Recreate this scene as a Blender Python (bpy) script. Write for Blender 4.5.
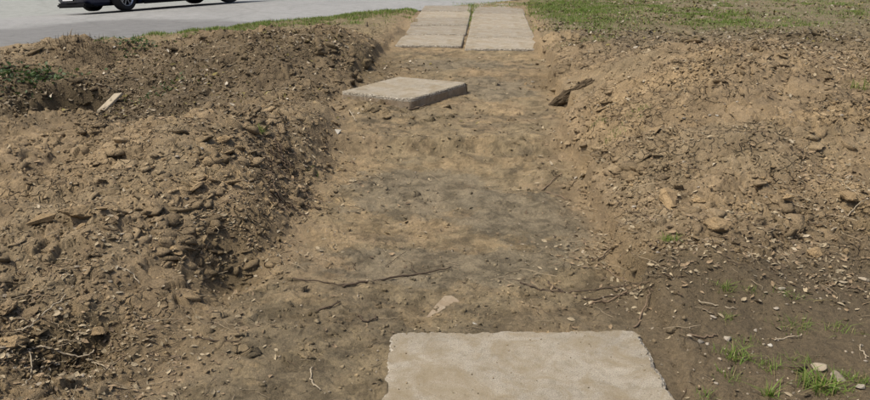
import bpy, bmesh, math, random
import numpy as np
from mathutils import Vector, Matrix
from mathutils import noise as mnoise

for o in list(bpy.data.objects):
    bpy.data.objects.remove(o)
scene = bpy.context.scene
COL = scene.collection
R = math.radians

# ------------------------------------------------------------------ camera, sky, sun, exposure
CAM_H, FPX, PITCH = 1.55, 760.0, R(19.42)
cd = bpy.data.cameras.new('camera')
cd.sensor_width = 36.0
cd.lens = 36.0 * FPX / 870.0
cd.clip_start = 0.05
cd.clip_end = 2000
cam = bpy.data.objects.new('camera', cd)
COL.objects.link(cam)
cam.location = (0, 0, CAM_H)
cam.rotation_euler = (math.pi / 2 - PITCH, 0, 0)
scene.camera = cam

SUN_EL, SUN_AZ = R(62), R(-108)          # azimuth from +Y towards +X
world = bpy.data.worlds.new('World')
scene.world = world
world.use_nodes = True
wn = world.node_tree.nodes
sky = wn.new('ShaderNodeTexSky')
sky.sky_type = 'NISHITA'
sky.sun_disc = False
sky.sun_elevation = SUN_EL
sky.sun_rotation = SUN_AZ
sky.dust_density = 5.0
sky.air_density = 0.8
world.node_tree.links.new(sky.outputs[0], wn['Background'].inputs[0])
wn['Background'].inputs[1].default_value = 0.15
sl = bpy.data.lights.new('sun', 'SUN')
sl.energy = 2.9
sl.angle = R(1.6)
sl.color = (1.0, 0.945, 0.82)
sun = bpy.data.objects.new('sun', sl)
COL.objects.link(sun)
to_sun = Vector((math.sin(SUN_AZ) * math.cos(SUN_EL), math.cos(SUN_AZ) * math.cos(SUN_EL), math.sin(SUN_EL)))
sun.rotation_euler = to_sun.to_track_quat('Z', 'Y').to_euler()
sun.location = to_sun * 30
scene.view_settings.view_transform = 'Standard'
scene.view_settings.look = 'None'
scene.view_settings.exposure = 0.27
scene.view_settings.gamma = 1.0
scene.view_settings.use_curve_mapping = False

# ------------------------------------------------------------------ noise on numpy arrays
def _hash(ix, iy, seed):
    with np.errstate(over='ignore'):
        h = (ix.astype(np.int64).astype(np.uint32) * np.uint32(374761393) +
             iy.astype(np.int64).astype(np.uint32) * np.uint32(668265263) +
             np.uint32((seed * 2246822519 + 101) & 0xffffffff))
        h = (h ^ (h >> np.uint32(13))) * np.uint32(1274126177)
        h = (h ^ (h >> np.uint32(15))) * np.uint32(2246822519)
        h = h ^ (h >> np.uint32(16))
    return (h & np.uint32(0xffffff)).astype(np.float64) / float(0xffffff)

def vnoise(x, y, seed=0):
    ix, iy = np.floor(x), np.floor(y)
    fx, fy = x - ix, y - iy
    fx = fx * fx * fx * (fx * (fx * 6 - 15) + 10)
    fy = fy * fy * fy * (fy * (fy * 6 - 15) + 10)
    a = _hash(ix, iy, seed); b = _hash(ix + 1, iy, seed)
    c = _hash(ix, iy + 1, seed); d = _hash(ix + 1, iy + 1, seed)
    return ((a + (b - a) * fx) * (1 - fy) + (c + (d - c) * fx) * fy) * 2 - 1

def fbm(x, y, octs, seed=0, gain=0.5):
    s, a, t = 0.0, 1.0, 0.0
    for k in range(octs):
        s = s + a * vnoise(x * 2 ** k + 17.3 * k, y * 2 ** k - 9.1 * k, seed + k * 7)
        t += a
        a *= gain
    return s / t

def worley(x, y, seed=0):
    ix, iy = np.floor(x), np.floor(y)
    f1 = np.full(x.shape, 9.0); f2 = f1.copy()
    rnd = np.zeros(x.shape); cx = np.zeros(x.shape); cy = np.zeros(x.shape)
    for dx in (-1, 0, 1):
        for dy in (-1, 0, 1):
            jx, jy = ix + dx, iy + dy
            px = jx + 0.1 + 0.8 * _hash(jx, jy, seed)
            py = jy + 0.1 + 0.8 * _hash(jx, jy, seed + 31)
            d = np.hypot(x - px, y - py)
            near = d < f1
            f2 = np.where(near, f1, np.minimum(f2, d))
            rnd = np.where(near, _hash(jx, jy, seed + 77), rnd)
            cx = np.where(near, x - px, cx); cy = np.where(near, y - py, cy)
            f1 = np.where(near, d, f1)
    return f1, f2, rnd, cx, cy

def sm(a, b, x):
    t = np.clip((x - a) / (b - a), 0, 1)
    return t * t * (3 - 2 * t)

def blob(x, y, cx, cy, sx, sy, rot=0.0):
    c, s = math.cos(rot), math.sin(rot)
    u = (x - cx) * c + (y - cy) * s
    v = -(x - cx) * s + (y - cy) * c
    return np.exp(-(u / sx) ** 2 - (v / sy) ** 2)

# ------------------------------------------------------------------ shape of the ground
ROAD_P = (-6.1, 10.7)
ROAD_U = (0.662, 0.749)
def road_uv(x, y):
    u = (x - ROAD_P[0]) * ROAD_U[0] + (y - ROAD_P[1]) * ROAD_U[1]
    v = -(x - ROAD_P[0]) * ROAD_U[1] + (y - ROAD_P[1]) * ROAD_U[0]
    return u, v

def regions(x, y):
    w1 = 0.10 * vnoise(y * 1.1, x * 0 + 3.3, 5) + 0.05 * vnoise(y * 3.7, x * 0.5, 6) + 0.025 * vnoise(y * 11, x * 3, 8)
    w2 = 0.10 * vnoise(y * 1.3, x * 0 + 8.3, 9) + 0.05 * vnoise(y * 4.1, x * 0.5, 10) + 0.025 * vnoise(y * 12, x * 3, 12)
    xl = np.interp(y, [0, 2.3, 3.2, 4.6, 6.2, 8, 9.5, 11, 12.5, 20], [-1.1, -1.08, -1.05, -.80, -.86, -1.0, -.75, -.62, -.6, -.2]) + w1
    xr = np.interp(y, [0, 2.3, 3.2, 4.6, 6.2, 8, 9.5, 11, 12.5, 20], [.9, .9, .86, 1.0, 1.12, 1.3, 1.42, 1.5, 1.62, 2.3]) + w2
    return xl, xr

def base(x, y):
    xl, xr = regions(x, y)
    left, right = xl - x, x - xr
    ys_ = y + .10 * vnoise(x * 2.6, x * 0 + 1.7, 14) + .04 * vnoise(x * 9, y * 2, 15)
    floor = np.interp(ys_, [0, 2.75, 3.3, 4.5, 5.78, 5.92, 6.4, 10.4, 11.1, 12, 16.3, 17.2, 30], [.035, .03, -.03, -.085, -.095, -.035, -.045, -.06, -.055, -.05, -.045, -.02, -.02])
    hl = np.interp(y, [0, 2, 3, 4.2, 5.0, 5.7, 6.6, 7.6, 8.8, 9.8, 10.8, 12, 13.5, 30], [.09, .11, .16, .36, .37, .22, .08, .16, .32, .38, .27, .10, .0, .0])
    hr = np.interp(y, [0, 2.9, 3.25, 3.7, 4.6, 6, 7, 8.2, 10, 11.5, 13, 30], [.04, .04, .07, .15, .33, .44, .44, .34, .17, .08, .03, 0])
    lipl = np.interp(y, [0, 3, 5, 8, 9.5, 11, 12.5], [.02, .03, .02, .05, .12, .09, .02])
    lipr = np.interp(y, [0, 2.6, 3.2, 4, 6, 9, 11, 12.5], [.0, .03, .10, .12, .12, .15, .08, .03])
    sl_ = sm(0, .9, left)
    sr_ = sm(0, .95, right)
    hl = hl * (1 - .85 * sm(1.3, 2.9, left) * sm(5.6, 7.2, y))
    hl = hl * (1 - .24 * sm(.8, 1.7, left) * (1 - sm(5.6, 7.2, y)))
    zl = lipl * sm(-.02, .09, left) + (hl - lipl) * sl_
    zr = lipr * 1.2 * sm(-.005, .035, right) + (hr - lipr) * sr_
    z = floor * (1 - np.maximum(sm(0, .3, left), sm(0, .3, right))) + zl + zr
    # ditch behind the left mound, its hollow, humps and near pits
    z = z - .42 * blob(x, y, -3.6, 7.4, 1.5, 1.15, -.1) * sm(0.2, 1.0, left)
    hol = np.hypot((x + 4.05) / .46, (y - 8.12) / .30) + .25 * vnoise(x * 6, y * 6, 19)
    z = z - .38 * (1 - sm(.55, 1.05, hol)) + .13 * blob(x, y, -4.05, 8.52, .6, .15, .05) - .07 * blob(x, y, -2.6, 5.1, .5, .45)
    z = z + .22 * blob(x, y, -4.75, 9.7, .65, .45, .3) + .10 * blob(x, y, -3.6, 9.9, .8, .4, .5)
    z = z + .13 * blob(x, y, 2.5, 5.9, .75, 1.0) - .07 * blob(x, y, 1.9, 8.6, .6, .6) + .06 * blob(x, y, -1.5, 4.6, .4, .5)
    z = z - .10 * blob(x, y, -2.3, 8.8, .6, .35, -.2)
    z = z + .06 * blob(x, y, -2.6, 5.3, .8, .35)
    z = z - .14 * blob(x, y, -1.38, 2.5, .18, .15) - .10 * blob(x, y, -1.02, 3.45, .13, .30, .3) - .07 * blob(x, y, -1.65, 3.1, .15, .12)
    z = z + .07 * blob(x, y, -2.15, 4.05, .35, .14) - .05 * blob(x, y, -2.2, 3.75, .6, .12)
    z = z - .02 * blob(x, y, -.98, 5.0, .13, .55, .1)
    z = z + .06 * blob(x, y, 1.12, 3.08, .28, .17) - .06 * blob(x, y, .95, 3.35, .14, .12)
    z = z + .02 * blob(x, y, -.1, 6.0, .9, .18, -.06) - .02 * blob(x, y, .2, 5.3, .9, .3)
    z = z + .05 * blob(x, y, -.75, 6.9, .4, .5) + .06 * blob(x, y, 1.9, 4.55, .4, .3) - .05 * blob(x, y, 2.25, 3.75, .5, .2)
    z = z + .05 * blob(x, y, -.75, 7.15, .35, .2, -.5) + .03 * blob(x, y, .1, 7.1, .3, .12, .95)
    z = z + .05 * blob(x, y, -.66, 12.4, .17, .9) + .04 * blob(x, y, -.42, 14.6, .15, .8) + .03 * blob(x, y, 1.75, 12.6, .16, .7)
    # far ground settles to level, then the road bed
    far = sm(11.5, 14.5, y) * sm(0, .5, np.maximum(left, right))
    z = z * (1 - .6 * far)
    u, v = road_uv(x, y)
    e = v + .10 * vnoise(u * 1.7, v * .4, 41) + .07 * vnoise(u * 6, v * 2, 42)
    z = z + .05 * sm(-1.0, -.25, e) * (1 - sm(-.25, .1, e)) * (1 - sm(12, 14, y) * (1 - sm(0, .3, np.maximum(left, right))))
    k = sm(-.55, .06, e)
    z = z * (1 - k) - .06 * k - .45 * sm(2.5, 4.5, v) * (1 - sm(14, 15.5, v))
    return z

def rough_mask(x, y):
    xl, xr = regions(x, y)
    out = np.maximum(xl - x, x - xr)
    fl = .10 + .28 * sm(-.1, .45, fbm(x * 2.4 + 3, y * 2.4 + 1, 3, 53))
    m = fl + (1 - fl) * sm(-.12, .22, out)
    nearflat = (1 - sm(2.95, 3.35, y + .12 * vnoise(x * 3, y * 3, 51))) * sm(.0, .2, x - xr)
    m = m * (1 - .84 * nearflat)
    m = m * (1 - .72 * sm(10.5, 14.5, y))
    u, v = road_uv(x, y)
    m = m * (1 - sm(-1.0, -.1, v))
    m = np.maximum(m, .5 * blob(x, y, -.85, 3.2, .25, .9)) 
    m = np.maximum(m, .55 * blob(x, y, .0, 5.85, .8, .16, -.06))
    return m, nearflat, out

def clod_layer(x, y, s, seed):
    wx = x / s + .35 * vnoise(x / s * 1.7, y / s * 1.7, seed + 3)
    wy = y / s + .35 * vnoise(x / s * 1.7, y / s * 1.7, seed + 4)
    f1, f2, rnd, cx, cy = worley(wx, wy, seed)
    e = np.clip((f2 - f1) / .12, 0, 1)
    e = 1 - (1 - e) ** 2
    ang = rnd * 6.283 * 3.7
    tilt = (cx * np.cos(ang) + cy * np.sin(ang)) * .9
    return s * e * (.26 + .34 * rnd ** 2 + tilt * .6) - s * .2, rnd, e

def terrain(x, y, full=False):
    x = np.asarray(x, float); y = np.asarray(y, float)
    z = base(x, y)
    m, nf, out = rough_mask(x, y)
    big = sm(-.35, .45, fbm(x * 1.6, y * 1.6, 3, 61))
    mid = sm(-.3, .5, fbm(x * 2.6 + 5, y * 2.6, 3, 63))
    fine = sm(-.3, .35, fbm(x * 3.3 - 4, y * 3.3, 3, 66))
    c0, r0, e0 = clod_layer(x, y, .26, 71)
    c1, r1, e1 = clod_layer(x, y, .115, 72)
    c2, r2, e2 = clod_layer(x, y, .052, 73)
    c3, r3, e3 = clod_layer(x, y, .024, 74)
    hi = sm(.82, .95, m)
    z = z + m * (.26 * c0 * big + .55 * c1 * (.2 + .8 * mid) + .42 * c2 * (.2 + .8 * fine) + .36 * c3 * (.15 + .85 * fine))
    z = z + m * (.08 * fbm(x * 2.1, y * 2.1, 5, 81, .55) + .10 * fbm(x * 1.0 + 2, y * 1.2, 2, 82))
    u, v = road_uv(x, y)
    offroad = 1 - sm(-.3, .3, v)
    z = z + offroad * ((1 - m) * (.024 * fbm(x * 3.2, y * 3.2, 4, 85) + .016 * fbm(x * 9, y * 9, 4, 87, .65)) + .005 * fbm(x * 26, y * 26, 3, 86, .7))
    z = z - .10 * sm(-.17, -.12, x) * (1 - sm(.70, .76, x)) * (1 - sm(2.55, 2.62, y)) * sm(1.5, 1.8, y)
    if not full:
        return z
    return z, dict(m=m, nf=nf, out=out, big=big, mid=mid, r0=r0, r1=r1, r2=r2, e1=e1, e2=e2, e0=e0, v=v, u=u)

# ray from the photograph's viewpoint to the ground: gives a real place in the scene
_cp, _sp = math.cos(PITCH), math.sin(PITCH)
def ray(px, py):
    a, b = (px - 435) / FPX, (200 - py) / FPX
    return np.array([a, _cp + b * _sp, -_sp + b * _cp])
def on_plane(px, py, z):
    d = ray(px, py); t = (z - CAM_H) / d[2]
    return Vector((d[0] * t, d[1] * t, z))
def G(px, py):
    d = ray(px, py)
    t = np.linspace(1.5, 26, 1400)
    X, Y, Z = d[0] * t, d[1] * t, CAM_H + d[2] * t
    h = base(X, Y)
    i = int(np.argmax(Z < h)) if (Z < h).any() else len(t) - 1
    return float(X[i]), float(Y[i])
def gz(x, y):
    return float(terrain(np.array([x]), np.array([y]))[0])

# ------------------------------------------------------------------ materials
def mat(name, rough=.9, spec=.2):
    m = bpy.data.materials.new(name); m.use_nodes = True
    b = m.node_tree.nodes['Principled BSDF']
    b.inputs['Roughness'].default_value = rough
    b.inputs['Specular IOR Level'].default_value = spec
    return m, m.node_tree.nodes, m.node_tree.links, b
def noise_node(n, l, scale, detail=4, rough=.6, coord='Object', dist=0.0):
    t = n.new('ShaderNodeTexCoord'); x = n.new('ShaderNodeTexNoise')
    x.inputs['Scale'].default_value = scale; x.inputs['Detail'].default_value = detail
    x.inputs['Roughness'].default_value = rough; x.inputs['Distortion'].default_value = dist
    l.new(t.outputs[coord], x.inputs['Vector'])
    return x
def ramp(n, l, fac, stops):
    r = n.new('ShaderNodeValToRGB')
    while len(r.color_ramp.elements) < len(stops): r.color_ramp.elements.new(.5)
    for e, (p, c) in zip(r.color_ramp.elements, stops):
        e.position = p; e.color = (*c, 1) if len(c) == 3 else c
    l.new(fac, r.inputs[0])
    return r
def mixc(n, l, a, b, fac, mode='MIX'):
    m = n.new('ShaderNodeMix'); m.data_type = 'RGBA'; m.blend_type = mode
    for s, v in ((6, a), (7, b), (0, fac)):
        if hasattr(v, 'is_linked') or hasattr(v, 'links'): l.new(v, m.inputs[s])
        else: m.inputs[s].default_value = v if s == 0 else (*v, 1)
    return m.outputs[2]
def bump(n, l, b, h, strength, dist, prev=None):
    u = n.new('ShaderNodeBump'); u.inputs['Strength'].default_value = strength
    u.inputs['Distance'].default_value = dist
    l.new(h, u.inputs['Height'])
    if prev is not None: l.new(prev, u.inputs['Normal'])
    l.new(u.outputs[0], b.inputs['Normal'])
    return u.outputs[0]

def soil_material(name):
    m, n, l, b = mat(name, .95, .12)
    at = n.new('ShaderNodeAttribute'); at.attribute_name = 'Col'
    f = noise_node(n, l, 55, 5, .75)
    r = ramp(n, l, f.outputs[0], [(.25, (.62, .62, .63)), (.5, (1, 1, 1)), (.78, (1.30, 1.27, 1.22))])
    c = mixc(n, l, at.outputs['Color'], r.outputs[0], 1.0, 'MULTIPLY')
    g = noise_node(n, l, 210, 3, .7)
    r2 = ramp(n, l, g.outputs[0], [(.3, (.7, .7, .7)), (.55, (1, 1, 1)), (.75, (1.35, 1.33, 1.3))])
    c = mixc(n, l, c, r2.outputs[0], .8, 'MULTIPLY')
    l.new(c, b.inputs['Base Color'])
    # one relief: grain, pitting and drying cracks, in metres
    tc = n.new('ShaderNodeTexCoord'); wv = noise_node(n, l, 7, 2, .65)
    wm = n.new('ShaderNodeMix'); wm.data_type = 'VECTOR'; wm.inputs[0].default_value = .16
    l.new(tc.outputs['Object'], wm.inputs[4]); l.new(wv.outputs['Color'], wm.inputs[5])
    mk = noise_node(n, l, 1.9, 2, .6)
    mkr = n.new('ShaderNodeMapRange'); mkr.inputs[1].default_value = .56; mkr.inputs[2].default_value = .42
    l.new(mk.outputs[0], mkr.inputs[0])
    def mul(a, k):
        q = n.new('ShaderNodeMath'); q.operation = 'MULTIPLY'; l.new(a, q.inputs[0])
        if hasattr(k, 'links'): l.new(k, q.inputs[1])
        else: q.inputs[1].default_value = k
        return q.outputs[0]
    def add(a, c):
        q = n.new('ShaderNodeMath'); q.operation = 'ADD'; l.new(a, q.inputs[0]); l.new(c, q.inputs[1]); return q.outputs[0]
    crackmask = mul(mkr.outputs[0], at.outputs['Alpha'])
    h = add(mul(f.outputs[0], .016), mul(g.outputs[0], .0042))
    for sc, wd, ds in ((9.5, .05, .024),):
        vo = n.new('ShaderNodeTexVoronoi'); vo.feature = 'DISTANCE_TO_EDGE'; vo.inputs['Scale'].default_value = sc
        l.new(wm.outputs[1], vo.inputs['Vector'])
        cr = n.new('ShaderNodeMapRange'); cr.inputs[2].default_value = wd; l.new(vo.outputs['Distance'], cr.inputs[0])
        h = add(h, mul(mul(cr.outputs[0], ds), crackmask))
    bump(n, l, b, h, 1.0, 1.0)
    return m
M_SOIL = soil_material('soil')

def attr_material(name, rough=.9, spec=.15, vary=.25, scale=120):
    m, n, l, b = mat(name, rough, spec)
    at = n.new('ShaderNodeAttribute'); at.attribute_name = 'Col'
    f = noise_node(n, l, scale, 4, .7)
    r = ramp(n, l, f.outputs[0], [(.3, (1 - vary,) * 3), (.7, (1 + vary,) * 3)])
    l.new(mixc(n, l, at.outputs['Color'], r.outputs[0], 1.0, 'MULTIPLY'), b.inputs['Base Color'])
    bump(n, l, b, f.outputs[0], .4, .004)
    return m
M_CRUMB = attr_material('crumb_soil', 1.0, .03, .3, 90)
M_CLODS = soil_material('clod_soil')
M_LEAF = attr_material('dry_leaf', .95, .05, .35, 90)

def grass_material():
    m, n, l, b = mat('grass_blades', .55, .3)
    at = n.new('ShaderNodeAttribute'); at.attribute_name = 'Col'
    l.new(at.outputs['Color'], b.inputs['Base Color'])
    t = n.new('ShaderNodeBsdfTranslucent'); l.new(at.outputs['Color'], t.inputs[0])
    mx = n.new('ShaderNodeMixShader'); mx.inputs[0].default_value = .3
    l.new(b.outputs[0], mx.inputs[1]); l.new(t.outputs[0], mx.inputs[2])
    l.new(mx.outputs[0], n['Material Output'].inputs[0])
    return m
M_GRASS = grass_material()

def concrete_material(name, tint, pale=1.0):
    m, n, l, b = mat(name, .9, .2)
    big = noise_node(n, l, 3.2, 5, .65, dist=.4)
    r = ramp(n, l, big.outputs[0], [(.28, tuple(.78 * c for c in tint)), (.5, tint), (.72, tuple(min(1, 1.14 * c) for c in tint))])
    med = noise_node(n, l, 26, 6, .75)
    r2 = ramp(n, l, med.outputs[0], [(.3, (.72, .70, .66)), (.5, (1, 1, 1)), (.8, (1.12, 1.12, 1.12))])
    c = mixc(n, l, r.outputs[0], r2.outputs[0], 1.0, 'MULTIPLY')
    fin = noise_node(n, l, 240, 3, .7)
    r3 = ramp(n, l, fin.outputs[0], [(.32, (.40, .38, .35)), (.46, (1, 1, 1)), (.66, (1.45, 1.44, 1.42))])
    c = mixc(n, l, c, r3.outputs[0], .85, 'MULTIPLY')
    # tracked-on earth stains
    st = noise_node(n, l, 5.5, 5, .7, dist=.8)
    r4 = ramp(n, l, st.outputs[0], [(.42, (0, 0, 0)), (.56, (.55, .55, .55)), (.70, (.9, .9, .9))])
    c = mixc(n, l, c, (.19, .15, .09), r4.outputs[0])
    oi = n.new('ShaderNodeObjectInfo')
    ro = ramp(n, l, oi.outputs['Random'], [(0, (.86, .86, .87)), (1, (1.1, 1.09, 1.07))])
    c = mixc(n, l, c, ro.outputs[0], 1.0, 'MULTIPLY')
    l.new(c, b.inputs['Base Color'])
    vp = n.new('ShaderNodeTexVoronoi'); vp.inputs['Scale'].default_value = 42
    tcv = n.new('ShaderNodeTexCoord'); l.new(tcv.outputs['Object'], vp.inputs['Vector'])
    pit = ramp(n, l, vp.outputs['Distance'], [(.06, (0, 0, 0)), (.20, (1, 1, 1))])
    pm = noise_node(n, l, 8, 3, .6)
    pmr = ramp(n, l, pm.outputs[0], [(.5, (1, 1, 1)), (.62, (0, 0, 0))])
    pitm = mixc(n, l, pit.outputs[0], (1, 1, 1), pmr.outputs[0])
    p = bump(n, l, b, pitm, .6, .006)
    p = bump(n, l, b, med.outputs[0], .5, .010, p)
    bump(n, l, b, fin.outputs[0], .45, .003, p)
    return m
M_CONC = concrete_material('concrete', (.252, .226, .178))
M_CONC2 = concrete_material('concrete_far', (.258, .232, .186))
def chip_material():
    m, n, l, b = mat('broken_concrete', .95, .15)
    v = n.new('ShaderNodeTexVoronoi'); v.inputs['Scale'].default_value = 95
    t = n.new('ShaderNodeTexCoord'); l.new(t.outputs['Object'], v.inputs['Vector'])
    r = ramp(n, l, v.outputs['Color'], [(.1, (.24, .21, .165)), (.5, (.33, .298, .24)), (.9, (.46, .425, .35))])
    f = noise_node(n, l, 30, 5, .7)
    r2 = ramp(n, l, f.outputs[0], [(.35, (.55, .52, .47)), (.6, (1, 1, 1))])
    l.new(mixc(n, l, r.outputs[0], r2.outputs[0], 1.0, 'MULTIPLY'), b.inputs['Base Color'])
    p = bump(n, l, b, v.outputs['Distance'], .8, .01)
    bump(n, l, b, f.outputs[0], .6, .012, p)
    return m
M_CHIP = chip_material()
def side_material():
    m, n, l, b = mat('earthy_concrete_side', .95, .1)
    f = noise_node(n, l, 14, 6, .7)
    r = ramp(n, l, f.outputs[0], [(.3, (.18, .135, .085)), (.52, (.245, .195, .135)), (.75, (.31, .27, .205))])
    l.new(r.outputs[0], b.inputs['Base Color'])
    bump(n, l, b, f.outputs[0], .7, .02)
    return m
M_SIDE = side_material()

def asphalt_material():
    m, n, l, b = mat('asphalt', .85, .25)
    f = noise_node(n, l, 90, 4, .8)
    big = noise_node(n, l, .55, 5, .6, dist=.5)
    r = ramp(n, l, big.outputs[0], [(.3, (.205, .205, .195)), (.7, (.250, .249, .238))])
    # the darker resurfaced patch: a real shape on the road, in road coordinates
    t = n.new('ShaderNodeTexCoord'); s = n.new('ShaderNodeSeparateXYZ'); l.new(t.outputs['Object'], s.inputs[0])
    wob = noise_node(n, l, .9, 4, .6)
    def math_(op, a, c):
        k = n.new('ShaderNodeMath'); k.operation = op
        for i, v in enumerate((a, c)):
            if hasattr(v, 'links'): l.new(v, k.inputs[i])
            else: k.inputs[i].default_value = v
        return k.outputs[0]
    w = math_('MULTIPLY', math_('SUBTRACT', wob.outputs[0], .5), 1.1)
    uu = math_('ADD', s.outputs[0], w); vv = math_('ADD', s.outputs[1], w)
    def edge(val, lo, hi):
        g = n.new('ShaderNodeMapRange'); g.inputs[1].default_value = lo; g.inputs[2].default_value = hi
        l.new(val, g.inputs[0]); return g.outputs[0]
    diag = math_('ADD', uu, math_('MULTIPLY', vv, .55))
    p1 = math_('MULTIPLY', edge(diag, 5.3, 4.7), edge(vv, 3.0, 2.6))
    c = mixc(n, l, r.outputs[0], (.135, .133, .127), math_('MULTIPLY', p1, .85))
    p2 = edge(vv, 7.0, 7.5)
    c = mixc(n, l, c, (.235, .245, .22), math_('MULTIPLY', p2, .7))
    r2 = ramp(n, l, f.outputs[0], [(.3, (.72, .72, .72)), (.7, (1.2, 1.2, 1.2))])
    c = mixc(n, l, c, r2.outputs[0], .8, 'MULTIPLY')
    md = noise_node(n, l, 5, 6, .75, dist=.6)
    r3 = ramp(n, l, md.outputs[0], [(.32, (.80, .80, .79)), (.5, (1, 1, 1)), (.68, (1.12, 1.12, 1.11))])
    c = mixc(n, l, c, r3.outputs[0], 1.0, 'MULTIPLY')
    vc = n.new('ShaderNodeTexVoronoi'); vc.feature = 'DISTANCE_TO_EDGE'; vc.inputs['Scale'].default_value = .45
    mp = n.new('ShaderNodeMix'); mp.data_type = 'VECTOR'; mp.inputs[0].default_value = .12
    l.new(t.outputs['Object'], mp.inputs[4]); l.new(md.outputs['Color'], mp.inputs[5]); l.new(mp.outputs[1], vc.inputs['Vector'])
    r5 = ramp(n, l, vc.outputs['Distance'], [(.0, (.62, .62, .6)), (.022, (1, 1, 1))])
    c = mixc(n, l, c, r5.outputs[0], .3, 'MULTIPLY')
    l.new(c, b.inputs['Base Color'])
    bump(n, l, b, f.outputs[0], .3, .01)
    return m
M_ROAD = asphalt_material()

def simple(name, col, rough=.8, spec=.2, metal=0.0, vary=.25, scale=40, bstr=.3, bdist=.004, coat=0.0, rand=0.0):
    m, n, l, b = mat(name, rough, spec)
    b.inputs['Metallic'].default_value = metal
    b.inputs['Coat Weight'].default_value = coat
    f = noise_node(n, l, scale, 5, .7)
    r = ramp(n, l, f.outputs[0], [(.28, tuple(c * (1 - vary) for c in col)), (.5, col), (.75, tuple(min(1, c * (1 + vary)) for c in col))])
    out = r.outputs[0]
    if rand:
        oi = n.new('ShaderNodeObjectInfo')
        r2 = ramp(n, l, oi.outputs['Random'], [(0, (1 - rand,) * 3), (1, (1 + rand, 1 + rand * .9, 1 + rand * .75))])
        out = mixc(n, l, out, r2.outputs[0], 1.0, 'MULTIPLY')
    l.new(out, b.inputs['Base Color'])
    if bstr: bump(n, l, b, f.outputs[0], bstr, bdist)
    return m
M_CLOD = simple('clay_clod', (.30, .218, .122), .95, .1, vary=.35, scale=9, bstr=.7, bdist=.02, rand=.15)
M_CLODD = simple('dark_clod', (.225, .168, .10), .95, .1, vary=.35, scale=9, bstr=.7, bdist=.02, rand=.2)
M_STONE = simple('pale_stone', (.275, .235, .175), .85, .08, vary=.25, scale=18, bstr=.4, bdist=.01, rand=.25)
M_STONEG = simple('grey_stone', (.27, .24, .195), .85, .08, vary=.25, scale=18, bstr=.4, bdist=.01, rand=.25)
M_WHITE = simple('white_chip', (.37, .345, .29), .8, .2, vary=.12, scale=30)
M_TWIG = simple('weathered_twig', (.16, .115, .075), .85, .2, vary=.4, scale=60)
M_TWIGD = simple('dark_root', (.075, .055, .038), .9, .15, vary=.4, scale=60)
M_ROOTP = simple('bleached_root', (.30, .25, .175), .8, .2, vary=.25, scale=50)
M_WOOD = simple('bleached_board', (.29, .245, .175), .8, .2, vary=.2, scale=14)
M_BARK = simple('dark_sod', (.085, .064, .040), .95, .1, vary=.5, scale=22, bstr=1.0, bdist=.03)

# ------------------------------------------------------------------ helpers for objects
def link(o, parent=None):
    COL.objects.link(o)
    if parent is not None: o.parent = parent
    return o
def tag(o, label=None, cat=None, group=None, kind=None):
    if label: o['label'] = label
    if cat: o['category'] = cat
    if group: o['group'] = group
    if kind: o['kind'] = kind
    return o
def np_mesh(name, V, F, cols=None, smooth=True):
    """F: (n,k) int array of k-gons"""
    me = bpy.data.meshes.new(name)
    V = np.ascontiguousarray(V, np.float32); F = np.ascontiguousarray(F, np.int32)
    k = F.shape[1]
    me.vertices.add(len(V)); me.vertices.foreach_set('co', V.ravel())
    me.loops.add(F.size); me.loops.foreach_set('vertex_index', F.ravel())
    me.polygons.add(len(F)); me.polygons.foreach_set('loop_start', np.arange(0, F.size, k, dtype=np.int32))
    me.polygons.foreach_set('loop_total', np.full(len(F), k, np.int32))
    if smooth: me.polygons.foreach_set('use_smooth', np.ones(len(F), bool))
    if cols is not None:
        a = me.attributes.new('Col', 'FLOAT_COLOR', 'POINT')
        c = np.ones((len(V), 4), np.float32); c[:, :cols.shape[1]] = cols
        a.data.foreach_set('color', c.ravel())
    me.update(calc_edges=True)
    return me
def bm_obj(name, bm, m, parent=None, smooth=False):
    me = bpy.data.meshes.new(name); bm.to_mesh(me); bm.free()
    for k in (m if isinstance(m, (list, tuple)) else [m]): me.materials.append(k)
    if smooth:
        for p in me.polygons: p.use_smooth = True
    return link(bpy.data.objects.new(name, me), parent)

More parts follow.
